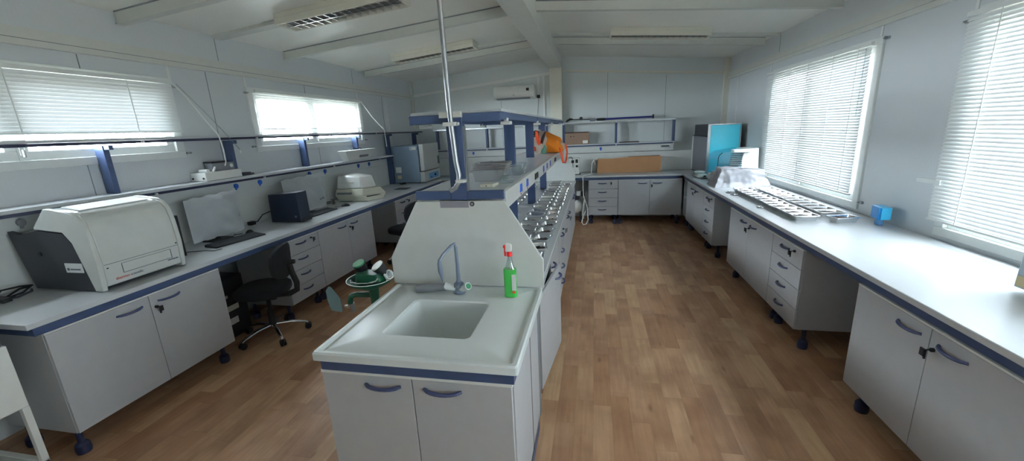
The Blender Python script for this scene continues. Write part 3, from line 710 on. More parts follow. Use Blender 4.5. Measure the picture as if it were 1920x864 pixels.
obj('paper_label', MB().box(bx+.012, bx+.0345, by-.023, by-.0215, .94, 1.03), LABELW, sb)
obj('orange_mark', MB().box(bx+.014, bx+.028, by-.0245, by-.0232, .925, .937), REDOR, sb)

# ------------------------------------------------------------------ eyewash station
ey = thing('eyewash_station', 'green emergency eyewash with bowl and two capped nozzles beside the sink', 'eyewash', (-1.31, 2.03, 0))
ex, eyy, ez = -1.302, 2.04, .948
obj('bowl', MB().lathe([(.0, -.055), (.03, -.055), (.06, -.048), (.112, -.022), (.136, .0), (.138, .006), (.132, .006), (.105, -.012), (.06, -.03), (0, -.034)], (ex, eyy, ez), 32), GREEN, ey)
obj('rim', MB().tube([(ex+.137*math.cos(a*PI/16), eyy+.137*math.sin(a*PI/16), ez+.006) for a in range(33)], .0018, 6), CABLE_W, ey)
obj('stem', MB().cyl((ex+.01, eyy, ez-.12), (ex+.01, eyy, ez-.05), .026, .032, 16).cyl((ex+.01, eyy, .03), (ex+.01, eyy, ez-.12), .024, .024, 16), GREEN, ey)
obj('foot_plate', MB().cyl((ex+.01, eyy, 0), (ex+.01, eyy, .02), .10, .10, 24), GREEN, ey)
m = MB().tube([(ex, eyy, ez-.10), (ex-.09, eyy-.02, ez-.095), (ex-.125, eyy-.03, ez-.10), (ex-.135, eyy-.033, ez-.13), (ex-.135, eyy-.033, ez-.15)], .017, 12); obj('pipe_elbow', m, GREEN, ey)
obj('valve', MB().cyl((ex-.13, eyy-.033, ez-.148), (ex-.128, eyy-.03, ez-.20), .016, .013, 12).cyl((ex-.15, eyy-.04, ez-.165), (ex-.17, eyy-.045, ez-.165), .009, .009, 10), ALUM, ey)
m = MB().prism([(-.075, .055), (-.05, .085), (-.03, .08), (.04, .02), (.055, -.05), (.045, -.062), (-.035, -.062), (-.065, 0)], 'y', -.002, .002)
m.xf(Matrix.Translation((ex-.215, eyy-.06, ez-.125)) @ Matrix.Rotation(math.radians(-12), 4, 'Z') @ Matrix.Rotation(math.radians(-8), 4, 'X')); obj('push_paddle', m, PADDLE, ey)
m = MB().rbox(ex+.005, eyy-.01, ez-.03, ez+.045, .17, .10, .03, 5, .9); obj('centre_block', m, GREEN, ey)
obj('front_bar', MB().tube([(ex-.075, eyy-.085, ez+.022), (ex-.07, eyy-.095, ez+.012), (ex-.03, eyy-.10, ez+.006), (ex+.04, eyy-.095, ez+.008), (ex+.085, eyy-.085, ez+.02), (ex+.09, eyy-.07, ez+.03)], .006, 8), CHROME, ey)
for (dx, dy, cap, tilt, nm) in ((-.065, .02, GREENC, -10, 'green_cap'), (.075, .0, MLIGHT, -28, 'white_cap')):
    R = Matrix.Translation((ex+dx, eyy+dy, ez+.062)) @ Matrix.Rotation(math.radians(tilt), 4, 'Y') @ Matrix.Rotation(math.radians(22), 4, 'X')
    n_ = obj('nozzle', MB().cyl((0, 0, -.03), (0, 0, .03), .028, .040, 20).xf(R), BLACK, ey)
    obj(nm, MB().cyl((0, 0, .03), (0, 0, .038), .038, .036, 20).xf(R), cap, n_)
obj('handle_ring', MB().tube([(ex+.125+.02*math.cos(a*PI/8), eyy+.0, ez+.035+.022*math.sin(a*PI/8)) for a in range(17)], .005, 8), CABLE_W, ey)
obj('nozzle_arm', MB().tube([(ex+.11, eyy, ez+.0), (ex+.10, eyy-.01, ez+.03), (ex+.095, eyy-.01, ez+.045)], .007, 8), CABLE_W, ey)
obj('nozzle_arm', MB().tube([(ex-.085, eyy, ez-.005), (ex-.08, eyy, ez+.02)], .007, 8), CABLE_W, ey)

# ------------------------------------------------------------------ left bench objects
# large benchtop instrument
sp_ = thing('benchtop_spectrometer', 'large white benchtop instrument with dark side and lifting hood, left bench', 'laboratory instrument', (-3.3, 2.05, .9))
ya, yb = 1.79, 2.325
hood = [(-2.985, .945), (-2.975, 1.10), (-2.985, 1.25), (-3.005, 1.345), (-3.04, 1.39), (-3.09, 1.412), (-3.22, 1.432), (-3.275, 1.435), (-3.40, 1.32), (-3.405, 1.305), (-3.18, 1.285), (-3.13, 1.22), (-3.055, .905), (-2.995, .905)]
for q in ((ya, ya+.03), (yb-.03, yb)): obj('hood_cheek', MB().prism(hood[::-1], 'y', *q), MWHITE, sp_, .006)
face = [(-2.990, .93), (-2.980, 1.10), (-2.990, 1.25), (-3.01, 1.34), (-3.045, 1.385), (-3.09, 1.405), (-3.22, 1.425), (-3.275, 1.428), (-3.395, 1.315), (-3.6, 1.27), (-3.6, .93)]
obj('front_panel', MB().prism(face[::-1], 'y', ya+.031, yb-.031), MWHITE, sp_, .006)
dark = [(-3.06, .912), (-3.135, 1.215), (-3.185, 1.278), (-3.40, 1.298), (-3.55, 1.27), (-3.64, 1.29), (-3.63, 1.23), (-3.59, 1.05), (-3.55, .912)]
for q in ((ya+.004, ya+.030), (yb-.030, yb-.004)): obj('side_panel', MB().prism(dark[::-1], 'y', *q), DGREY, sp_)
obj('base', MB().box(-3.56, -3.06, ya+.02, yb-.02, .908, .93), BLACK, sp_)
for x in (-3.1, -3.52):
    for y in (ya+.06, yb-.06): obj('foot', MB().cyl((x, y, .901), (x, y, .909), .02, .02, 12), BLACK, sp_)
def onface(y, z): return -2.9825 if z < 1.12 else -2.985
fx = -2.978
obj('panel_joint', MB().box(-2.984, -2.979, ya+.035, yb-.035, 1.068, 1.0705), GREYTXT, sp_)
sl = MB().box(-2.984, -2.980, 1.92, 2.23, 1.052, 1.054).box(-2.985, -2.981, 1.92, 2.23, .989, .9915).box(-2.984, -2.980, 1.918, 1.920, .99, 1.054).box(-2.984, -2.980, 2.23, 2.232, .99, 1.054)
obj('loading_slot', sl, GREYTXT, sp_)
RX90 = Matrix(((0, 0, 1, 0), (1, 0, 0, 0), (0, 1, 0, 0), (0, 0, 0, 1)))   # text plane: x->world y, y->world z, facing +x
text_mesh('thermo', .026, REDTXT, 'red_lettering', sp_, Matrix.Translation((-2.984, 1.868, .957)) @ RX90)
text_mesh('scientific', .023, GREYTXT, 'grey_lettering', sp_, Matrix.Translation((-2.984, 1.953, .957)) @ RX90)
pm = MB()
for k in range(9): pm.box(-2.985, -2.9825, 2.20+k*.0085, 2.206+k*.0085, .975, .981+.003*(k % 2))
obj('small_print', pm, GREYTXT, sp_)
obj('status_lamp', MB().box(-2.984, -2.978, ya+.045, ya+.053, 1.043, 1.049).box(-2.984, -2.976, yb-.05, yb-.042, 1.082, 1.09), BLACK, sp_)
m = MB().box(-3.24, -3.105, ya-.001, ya+.004, 1.03, 1.09); obj('rating_label', m, LABELW, sp_)
obj('label_print', MB().box(-3.225, -3.21, ya-.003, ya-.001, 1.045, 1.06).box(-3.20, -3.12, ya-.003, ya-.001, 1.048, 1.056), GREYTXT, sp_)
obj('side_button', MB().cyl((-3.42, ya+.004, 1.145), (-3.42, ya-.004, 1.145), .014, .014, 12), BLACK, sp_)
obj('top_sheet', MB().hexa([(-3.24, ya+.07, 1.430), (-3.10, ya+.07, 1.409), (-3.10, yb-.06, 1.409), (-3.24, yb-.06, 1.430)], [(-3.24, ya+.07, 1.434), (-3.10, ya+.07, 1.413), (-3.10, yb-.06, 1.413), (-3.24, yb-.06, 1.434)]), LABELW, sp_)
# leads left of it
tc_ = thing('cable_bundle', 'tangle of black leads and a plug on the near end of the left bench', 'cables', (-3.55, 1.68, .9))
obj('lead', MB().tube([(-3.60, 1.80, .93), (-3.55, 1.72, .955), (-3.60, 1.66, .95), (-3.62, 1.64, .915), (-3.55, 1.66, .907), (-3.50, 1.70, .925), (-3.54, 1.76, .94), (-3.60, 1.74, .93), (-3.57, 1.66, .91)], .006, 8), BLACK, tc_)
obj('lead', MB().tube([(-3.58, 1.78, .910), (-3.50, 1.74, .918), (-3.47, 1.66, .914), (-3.53, 1.61, .912), (-3.60, 1.60, .916)], .007, 8), DGREY, tc_)
obj('adapter', MB().box(-3.56, -3.46, 1.585, 1.63, .901, .925).box(-3.64, -3.60, 1.56, 1.60, .901, .93), BLACK, tc_, .005)

# slim black tower between instrument and screen
tag(obj('slim_computer', MB().box(-3.62, -3.24, 2.47, 2.545, .901, 1.235), BLACK, None, .006), 'slim black upright computer between the big instrument and the bagged monitor', 'computer')

def bagged_monitor(corners, lab, dep=.07):
    """corners: top-left, top-right, bottom-right, bottom-left of the screen face (world)"""
    t = thing('bagged_monitor', lab, 'monitor', tuple((Vector(corners[2])+Vector(corners[3]))/2), 'monitors in plastic bags')
    tl, tr, br, bl = [Vector(c) for c in corners]
    nrm = (tr-tl).cross(bl-tl).normalized()
    if nrm.x < 0: nrm = -nrm
    def P(u, v): return (tl*(1-u)+tr*u)*(1-v)+(bl*(1-u)+br*u)*v
    n = 16; vs = []; fs = []
    rnd = random.Random(len(lab)); ph = [rnd.random()*6 for _ in range(4)]
    for side in (0, 1):
        for j in range(n+1):
            for i in range(n+1):
                u, v = i/n, j/n
                e = min(u, 1-u, v, 1-v)
                p = P(u, v)
                bulge = (.5 if side == 0 else -.5)*dep*min(1, e*7)
                w = .008*math.sin(9*u+ph[0]+5*v)*math.sin(7*v+ph[1])+.006*math.sin(17*(u-v)+ph[2])
                rag = .012*math.sin(23*u+ph[3]) if v in (0., 1.) else 0
                vs.append(p+nrm*(bulge+w*min(1, e*9))+Vector((0, 0, max(rag, 0) if v == 1 else rag*.5)))
    for side in (0, 1):
        o = side*(n+1)**2
        for j in range(n):
            for i in range(n):
                q = (o+j*(n+1)+i, o+j*(n+1)+i+1, o+(j+1)*(n+1)+i+1, o+(j+1)*(n+1)+i); fs.append(q if side else q[::-1])
    idx = [i for i in range(n+1)]+[j*(n+1)+n for j in range(1, n+1)]+[n*(n+1)+i for i in range(n-1, -1, -1)]+[j*(n+1) for j in range(n-1, 0, -1)]
    o = (n+1)**2
    for a, b in zip(idx, idx[1:]+idx[:1]): fs.append((a, b, b+o, a+o))
    m = MB().add(vs, fs, True); obj('plastic_bag', m, BAGP, t)
    a = [P(.05, .06), P(.95, .06), P(.95, .80), P(.05, .80)]
    m = MB().hexa([a[3]-nrm*.015, a[2]-nrm*.015, a[2]+nrm*.008, a[3]+nrm*.008], [a[0]-nrm*.015, a[1]-nrm*.015, a[1]+nrm*.008, a[0]+nrm*.008]); obj('screen', m, DGREY, t)
    c = P(.5, .8); c2 = P(.5, 1)
    m = MB().cyl((c.x-.02, c.y, c.z), (c.x-.03, c.y, .912), .018, .02, 10).box(c.x-.10, c.x+.04, c.y-.10, c.y+.10, .901, .911); obj('stand', m, BLACK, t)
    return t
bagged_monitor([(-3.46, 2.79, 1.31), (-3.38, 3.25, 1.335), (-3.37, 3.25, .935), (-3.44, 2.78, .925)], 'monitor in a milky plastic bag behind the first keyboard, beside the slim black computer')
bagged_monitor([(-3.52, 4.00, 1.325), (-3.44, 4.60, 1.35), (-3.36, 4.52, .93), (-3.42, 3.93, .925)], 'monitor in a milky plastic bag standing behind the black cube-shaped computer')
t = bpy.data.objects['bagged_monitor.001'] if 'bagged_monitor.001' in bpy.data.objects else None
if t: obj('bag_print', MB().box(-3.352, -3.350, 4.40, 4.415, 1.03, 1.05).box(-3.352, -3.350, 4.43, 4.442, 1.035, 1.055).box(-3.352, -3.350, 4.455, 4.47, 1.04, 1.06), GREYTXT, t)

def keyboard(x, y, ang, L, label):
    t = thing('keyboard', label, 'keyboard', (x, y, .901), 'black keyboards on the left bench')
    R = Matrix.Translation((x, y, .901)) @ Matrix.Rotation(ang, 4, 'Z')
    W = .15
    m = MB().hexa([(-W/2, -L/2, 0), (W/2, -L/2, 0), (W/2, L/2, 0), (-W/2, L/2, 0)], [(-W/2, -L/2, .024), (W/2, -L/2, .014), (W/2, L/2, .014), (-W/2, L/2, .024)]).xf(R); obj('base', m, BLACK, t, .004)
    k = MB()
    for i in range(5):
        for j in range(16):
            a = -W/2+.012+i*.027; b = -L/2+.01+j*(L-.02)/16; z = .0235-.0027*i
            k.box(a, a+.022, b, b+(L-.02)/16-.004, z-.002, z+.005)
    k.xf(R); obj('keys', k, DGREY, t)
    return t
keyboard(-3.20, 2.98, math.radians(-9), .47, 'black keyboard in front of the bagged monitor nearest the camera')
keyboard(-3.24, 4.22, math.radians(0), .46, 'black keyboard between the cube-shaped computer and the mouse')
def mouse(x, y, ang, label):
    t = thing('computer_mouse', label, 'mouse', (x, y, .901), 'black computer mice on the left bench')
    m = MB().lathe([(.001, .034), (.012, .032), (.024, .022), (.031, .008), (.03, 0), (0, 0)], (0, 0, 0), 18, 1, 1.8)
    m.xf(Matrix.Translation((x, y, .901)) @ Matrix.Rotation(ang, 4, 'Z')); obj('body', m, BLACK, t)
    obj('cable', MB().tube([(x-.03, y-.05, .91), (x-.08, y-.1, .906), (x-.12, y-.05, .906)], .003, 6), BLACK, t); return t
mouse(-3.33, 3.26, .4, 'black mouse resting at the far end of the keyboard near the slim computer')
mouse(-3.19, 4.66, -.9, 'black mouse on the bench in front of the cream stacked instrument')
tag(obj('mouse_lead', MB().tube([(-3.36, 2.60, .906), (-3.2, 2.66, .906), (-3.10, 2.66, .906), (-3.09, 2.72, .906)], .003, 6), BLACK), 'thin black lead looping on the bench before the nearest keyboard', 'cable')
# cube-like computer
pc = thing('desktop_computer', 'black cube-shaped desktop computer between the two bagged monitors', 'computer', (-3.31, 3.80, .901))
m = MB().hexa([(-3.47, 3.71, .906), (-3.11, 3.72, .906), (-3.12, 3.90, .906), (-3.47, 3.90, .906)], [(-3.48, 3.73, 1.205), (-3.12, 3.73, 1.225), (-3.13, 3.90, 1.225), (-3.48, 3.90, 1.205)]); obj('case', m, simple('navy_black_case', (22, 32, 52), .4), pc, .006)
obj('front_grip', MB().box(-3.12, -3.10, 3.73, 3.89, .903, .94), BLACK, pc, .006)
obj('round_badge', MB().cyl((-3.165, 3.722, .965), (-3.165, 3.716, .965), .012, .012, 14), GREYP, pc)
tag(obj('power_lead', MB().tube([(-3.52, 3.80, 1.02), (-3.58, 3.72, .99), (-3.60, 3.66, .93), (-3.62, 3.62, .92)], .006, 8).box(-3.65, -3.60, 3.57, 3.63, .903, .94), BLACK), 'black lead with plug hanging left of the cube-shaped computer', 'cable')
tag(obj('cable_coil', MB().tube([(-3.50+.035*math.cos(a*.6)*(1+.1*math.sin(a)), 4.78+.09*math.sin(a*.6), .907+.002*a) for a in range(26)], .005, 6), DGREY), 'coiled dark cable on the bench left of the cream instrument', 'cable')
# cream stacked instrument (printer like)
pr_ = thing('stacked_instrument', 'cream two-part benchtop instrument on the left bench below the blue sockets', 'laboratory instrument', (-3.27, 5.15, .901))
m = MB()
m.hexa([(-3.50, 5.00, .903), (-3.06, 5.00, .903), (-2.97, 5.25, .903), (-3.50, 5.46, .903)], [(-3.55, 4.98, .985), (-3.13, 4.98, .985), (-2.93, 5.28, .985), (-3.52, 5.52, .985)])
m.hexa([(-3.55, 4.98, .985), (-3.13, 4.98, .985), (-2.93, 5.28, .985), (-3.52, 5.52, .985)], [(-3.53, 5.0, 1.075), (-3.12, 5.0, 1.075), (-3.0, 5.26, 1.075), (-3.50, 5.48, 1.075)])
obj('lower_housing', m, CREAM, pr_, .008)
m = MB().hexa([(-3.53, 5.01, 1.077), (-3.14, 5.01, 1.077), (-3.04, 5.24, 1.077), (-3.50, 5.46, 1.077)], [(-3.51, 5.03, 1.262), (-3.16, 5.03, 1.245), (-3.08, 5.22, 1.245), (-3.48, 5.42, 1.262)]); obj('upper_housing', m, MLIGHT, pr_, .02)
obj('stripe', MB().hexa([(-3.52, 4.983, 1.00), (-3.30, 4.983, 1.00), (-3.30, 4.99, 1.00), (-3.52, 4.99, 1.00)], [(-3.52, 4.983, 1.03), (-3.28, 4.983, 1.03), (-3.28, 4.99, 1.03), (-3.52, 4.99, 1.03)]), GREYP, pr_)
obj('handle_slot', MB().box(-3.45, -3.26, 5.003, 5.02, 1.158, 1.170), LABELW, pr_, .003)
obj('connector_panel', MB().hexa([(-3.075, 5.035, .93), (-2.99, 5.20, .93), (-3.0, 5.21, .93), (-3.085, 5.045, .93)], [(-3.09, 5.015, .975), (-2.975, 5.20, .975), (-2.985, 5.21, .975), (-3.1, 5.025, .975)]), DGREY, pr_)
obj('base_strip', MB().box(-3.50, -3.3, 4.995, 5.0, .902, .91), GREEN, pr_)
# oven
ov = thing('drying_oven', 'grey-blue laboratory oven with pale front at the far end of the left bench', 'oven', (-3.3, 7.3, .9))
obj('case', MB().box(-3.60, -3.10, 6.86, 7.62, .915, 1.575), OVENB, ov, .006)
obj('door', MB().box(-3.085, -3.0, 6.87, 7.61, 1.115, 1.60), OVENF, ov, .012)
obj('door_handle', MB().box(-3.0, -2.975, 7.52, 7.56, 1.2, 1.35), GREYP, ov, .004)
cp = obj('control_panel', MB().box(-3.10, -3.005, 6.87, 7.61, .915, 1.105), OVENF, ov, .006)
obj('display_field', MB().box(-3.004, -3.001, 7.05, 7.52, .955, 1.06), BLUELAB, cp)
obj('knob', MB().cyl((-3.003, 7.33, 1.01), (-2.98, 7.33, 1.01), .022, .022, 16).cyl((-3.003, 7.15, .98), (-2.99, 7.15, .98), .012, .012, 12), BLACK, cp)
obj('type_label', MB().box(-3.25, -3.13, 6.856, 6.86, 1.50, 1.55), LABELW, ov); obj('label_print', MB().box(-3.235, -3.222, 6.853, 6.856, 1.518, 1.532), BLACK, ov)
obj('note', MB().box(-3.56, -3.45, 6.856, 6.86, 1.10, 1.20), LABELW, ov); obj('warning_sticker', MB().box(-3.54, -3.46, 6.856, 6.86, .99, 1.05), YEL, ov)
for x in (-3.55, -3.15):
    for y in (6.92, 7.56): obj('foot', MB().cyl((x, y, .901), (x, y, .916), .018, .018, 10), BLACK, ov)
tag(obj('notebook', MB().box(-3.23, -3.02, 6.08, 6.28, .901, .908), DGREY, None, .002), 'thin dark pad lying flat on the left bench before the oven', 'pad')
tag(obj('cable_coil', MB().tube([(-3.38+.05*math.cos(a*.7), 6.72+.06*math.sin(a*.7), .907+.001*a) for a in range(22)], .005, 6), BLACK), 'coiled black cable at the near corner of the oven', 'cable')
# shelf objects
bx_ = thing('switch_box', 'white metal box with two dark plugs on the lower left shelf', 'box', (-3.57, 3.30, 1.436))
obj('case', MB().hexa([(-3.685, 3.10, 1.437), (-3.515, 3.10, 1.437), (-3.515, 3.50, 1.437), (-3.685, 3.50, 1.437)], [(-3.685, 3.10, 1.515), (-3.515, 3.10, 1.515), (-3.515, 3.50, 1.515), (-3.685, 3.50, 1.515)]), MLIGHT, bx_, .004)
obj('plug_hole', MB().cyl((-3.66, 3.10, 1.462), (-3.66, 3.094, 1.462), .009, .009, 10).cyl((-3.54, 3.10, 1.462), (-3.54, 3.094, 1.462), .009, .009, 10), BLACK, bx_)
tag(obj('plug', MB().cyl((-3.64, 3.16, 1.528), (-3.54, 3.16, 1.528), .013, .016, 12).cyl((-3.53, 3.2, 1.517), (-3.52, 3.22, 1.56), .012, .008, 10), CABLE_W), 'white plug and cord end lying on the white metal box', 'plug')
sm = thing('small_instrument', 'small grey device with a black lid on the white metal box', 'device', (-3.61, 3.36, 1.516))
obj('body', MB().box(-3.66, -3.57, 3.24, 3.48, 1.516, 1.59), GREYP, sm, .004); obj('lid', MB().box(-3.665, -3.57, 3.235, 3.42, 1.592, 1.606), BLACK, sm, .002)
obj('dial', MB().cyl((-3.569, 3.445, 1.555), (-3.564, 3.445, 1.555), .018, .018, 16), LABELW, sm)
tag(obj('power_adapter', MB().box(-3.64, -3.56, 3.56, 3.66, 1.436, 1.468).box(-3.62, -3.58, 3.67, 3.72, 1.436, 1.455), DGREY, None, .004), 'dark adapter beside the white metal box on the lower left shelf', 'adapter')
wb = thing('plastic_bin', 'white tapered plastic housing on the lower left shelf below the open blind', 'bin', (-3.58, 5.6, 1.436))
m = MB().hexa([(-3.59, 5.36, 1.437), (-3.50, 5.36, 1.437), (-3.50, 5.94, 1.437), (-3.59, 5.94, 1.437)], [(-3.595, 5.24, 1.585), (-3.46, 5.24, 1.585), (-3.46, 6.06, 1.585), (-3.595, 6.06, 1.585)]); obj('shell', m, MLIGHT, wb, .006)
obj('grille', MB().hexa([(-3.491, 5.62, 1.47), (-3.486, 5.62, 1.47), (-3.486, 5.86, 1.47), (-3.491, 5.86, 1.47)], [(-3.481, 5.62, 1.505), (-3.476, 5.62, 1.505), (-3.476, 5.86, 1.505), (-3.481, 5.86, 1.505)]), GREYP, wb)
obj('tube_loop', MB().tube([(-3.55, 5.5, 1.59), (-3.55, 5.58, 1.615), (-3.54, 5.66, 1.60), (-3.55, 5.74, 1.615), (-3.55, 5.8, 1.592)], .006, 6), BLACK, wb)

# ------------------------------------------------------------------ under-desk computer and chairs
ut = thing('tower_computer', 'black tower computer on the floor under the left bench beside the office chair', 'computer', (-3.3, 2.72, 0))
obj('case', MB().box(-3.67, -3.275, 2.67, 3.02, .02, .58), BLACK, ut, .008)
obj('foot', MB().box(-3.62, -3.30, 2.69, 2.99, 0, .02), BLACK, ut)
for (ya_, yb_, za_, zb_, c) in ((2.78, 2.83, .40, .425, ALUM), (2.76, 2.92, .27, .32, CREAM), (2.79, 2.89, .14, .20, LABELW)):
    obj('front_label', MB().box(-3.275, -3.272, ya_, yb_, za_, zb_), c, ut)

def office_chair(label, back=True):
    """faces -X; origin under the seat column"""
    t = thing('office_chair', label, 'office chair', (0, 0, 0), 'black swivel chairs at the left bench')
    m = MB(); n = 22
    rings = []
    for z, k in ((.42, .82), (.435, .96), (.46, 1.0), (.49, .985), (.505, .9), (.512, .6)):
        rings.append([((-.02+.225*k*math.copysign(abs(math.cos(2*PI*i/n))**.75, math.cos(2*PI*i/n))), .215*k*math.copysign(abs(math.sin(2*PI*i/n))**.75, math.sin(2*PI*i/n)), z) for i in range(n)])
    loft(m, rings); m.f.append(tuple(range(n))[::-1]); m.mi.append(0); m.smooth.append(False)
    obj('seat', m, BLACKF, t)
    obj('under_seat', MB().box(-.10, .10, -.08, .08, .38, .42).tube([(0, .08, .40), (0, .19, .395)], .008, 8), BLACK, t, .004)
    obj('gas_column', MB().cyl((0, 0, .10), (0, 0, .25), .028, .028, 16).cyl((0, 0, .25), (0, 0, .385), .019, .019, 14), BLACK, t)
    for k in range(5):
        a = math.radians(15+72*k); c, s = math.cos(a), math.sin(a)
        l = obj('base_arm', MB().tube([(.03*c, .03*s, .115), (.15*c, .15*s, .108), (.27*c, .27*s, .075), (.285*c, .285*s, .06)], [.018, .016, .013, .012], 10, sy=.8), CHROME, t)
        w = MB().cyl((.285*c-.022*s, .285*s+.022*c, .03), (.285*c-.006*s, .285*s+.006*c, .03), .029, .029, 16).cyl((.285*c+.006*s, .285*s-.006*c, .03), (.285*c+.022*s, .285*s-.022*c, .03), .029, .029, 16).box(.285*c-.012, .285*c+.012, .285*s-.012, .285*s+.012, .03, .064)
        obj('castor', w, BLACK, l)
    if back:
        obj('back_bar', MB().tube([(.04, 0, .40), (.20, 0, .40), (.262, 0, .43), (.27, 0, .50), (.245, 0, .60), (.235, 0, .68)], .02, 10, sy=1.3), BLACK, t)
        m = MB(); rings = []; n = 20
        for d, k in ((-.03, .86), (-.018, .98), (0, 1), (.016, .97), (.024, .85)):
            r = []
            for i in range(n):
                y = .20*k*math.copysign(abs(math.cos(2*PI*i/n))**.7, math.cos(2*PI*i/n)); z = .155*k*math.copysign(abs(math.sin(2*PI*i/n))**.7, math.sin(2*PI*i/n))
                r.append((.205+d-1.1*y*y+.06*(z), y, .72+z))
            rings.append(r)
        loft(m, rings); m.f.append(tuple(range(n))[::-1]); m.mi.append(0); m.smooth.append(False)
        obj('backrest', m, BLACKF, t)
        obj('adjust_knob', MB().cyl((.235, 0, .70), (.285, 0, .70), .024, .02, 12), BLACK, t)
    return t
ch = office_chair('black office chair with chrome star base pushed to the left bench near the camera')
ch.location = (-2.935, 2.92, 0); ch.rotation_euler = (0, 0, math.radians(21))
c2 = dup(ch, (-2.62, 5.15, 0), math.radians(-12), 'black office chair mostly hidden behind the splash screen, far left aisle')

# ------------------------------------------------------------------ white cart at the left edge
ct = thing('printer_cart', 'white metal cart with drawer and open lower frame at the bottom left edge', 'cart', (-3.25, 1.0, 0))
cx0, cx1, cy0, cy1 = -3.55, -3.0, .62, 1.33
obj('top', MB().box(cx0, cx1+.01, cy0, cy1+.01, .925, .94), LAMEDGE, ct, .002)
obj('device_bay', MB().box(cx0+.02, cx1-.02, cy0+.02, cy1-.01, .80, .924), DGREY, ct)
obj('drawer_front', MB().box(cx0, cx1, cy0, cy1, .44, .80), MLIGHT, ct, .004)
m = MB()
for x in (cx0+.015, cx1-.015):
    for y in (cy0+.015, cy1-.015): m.box(x-.015, x+.015, y-.015, y+.015, .07, .44)
m.box(cx0, cx1, cy1-.03, cy1, .07, .10).box(cx0, cx1, cy0, cy0+.03, .07, .10).box(cx1-.03, cx1, cy0, cy1, .07, .10).box(cx0, cx0+.03, cy0, cy1, .07, .10)
obj('lower_frame', m, MLIGHT, ct, .002)
obj('lower_tray', MB().box(cx0+.03, cx1-.03, cy0+.03, cy1-.03, .085, .095), MWHITE, ct)
for x in (cx0+.04, cx1-.04):
    for y in (cy0+.04, cy1-.04): obj('castor', MB().cyl((x, y-.012, .035), (x, y+.012, .035), .034, .034, 14).box(x-.015, x+.015, y-.016, y+.016, .06, .071), BLACK, ct)

# ------------------------------------------------------------------ foil trays
def foil_tray(name, L, W, H, soil, fill=.024):
    """L along x, W along y; origin at the base centre"""
    t = thing(name, '', 'foil tray')
    m = MB(); N = 5
    def ring(dl, z, r): return rr(-L/2+dl, L/2-dl, -W/2+dl, W/2-dl, r, z, N)
    inn = [ring(.001, H, .016), ring(-.002, H-.005, .016), ring(.005, H+.0015, .016), ring(.010, H-.001, .015), ring(.012, H-.006, .014), ring(.021, .004, .013), ring(.024, .003, .012)]
    loft(m, [ring(.022, .0, .012), ring(.009, H-.006, .014)]+inn[1:2]+[inn[0]]+inn[3:])
    obj('foil', m, ALU, t)
    if soil:
        s = MB(); nn = 7; vs = []
        for j in range(nn+1):
            for i in range(nn+1):
                u, v = i/nn, j/nn; vs.append(((u-.5)*(L-.034), (v-.5)*(W-.034), fill+.006*math.sin(5*u+3*v)*math.sin(4*v+1)+.004*math.sin(17*u*v)))
        s.add(vs, [(j*(nn+1)+i, j*(nn+1)+i+1, (j+1)*(nn+1)+i+1, (j+1)*(nn+1)+i) for j in range(nn) for i in range(nn)], True)
        obj('soil_sample', s, SOIL, t)
    return t
ORD = ['nearest', 'second', 'third', 'fourth', 'fifth', 'sixth', 'seventh', 'eighth', 'ninth', 'tenth', 'eleventh', 'twelfth', 'thirteenth', 'fourteenth', 'fifteenth', 'sixteenth', 'seventeenth', 'eighteenth', 'nineteenth', 'twentieth']
pA = foil_tray('foil_tray', .203, .129, .048, True, .034); pB = foil_tray('foil_tray', .182, .13, .05, True)
used = set()
def tray(proto, x, y, rot, label, group, z=.9005):
    if proto.name not in used:
        used.add(proto.name); proto.location = (x, y, z); proto.rotation_euler = (0, 0, rot); proto['label'] = label; proto['group'] = group; return proto
    return dup(proto, (x, y, z), rot, label, group)
rnd = random.Random(3)
G1, G2 = 'foil trays on the window bench', 'foil trays on the island worktop'
for k in range(12):
    y = 3.80+k*.137
    tray(pA, 1.772+rnd.uniform(-.006, .006), y, rnd.uniform(-.05, .05) + (.02 if k else -.03), 'foil tray of soil, %s from camera in the aisle-side row of the window bench' % ORD[k], G1)
for k in range(12):
    y = 3.80+k*.137+(-.05 if k == 0 else .01)
    tray(pA, 2.025+rnd.uniform(-.006, .006), y-(.03 if k == 0 else 0), rnd.uniform(-.05, .05) + (.25 if k == 0 else 0), 'foil tray of soil, %s from camera in the row against the window' % ORD[k], G1)
for k in range(19):
    y = 2.62+k*.208
    if y > 6.55: break
    tray(pB, -.565+rnd.uniform(-.008, .004), y+rnd.uniform(-.015, .015), rnd.uniform(-.16, .16), 'foil tray, %s from the sink in the island row beside the rack posts' % ORD[k], G2)
for k in range(16):
    y = 2.54+k*.232
    if y > 6.35: break
    tray(pB, -.395+rnd.uniform(-.004, .006), y+rnd.uniform(-.01, .01), PI/2+rnd.uniform(-.15, .15), 'foil tray, %s from the sink in the island row along the aisle edge' % ORD[k], G2)
for k in range(16):
    y = 2.9+k*.22
    if y > 6.55: break
    tray(pB, -.92+rnd.uniform(-.01, .01), y+rnd.uniform(-.01, .01), rnd.uniform(-.12, .12), 'foil tray, %s from the sink in the island row left of the posts' % ORD[k], G2)
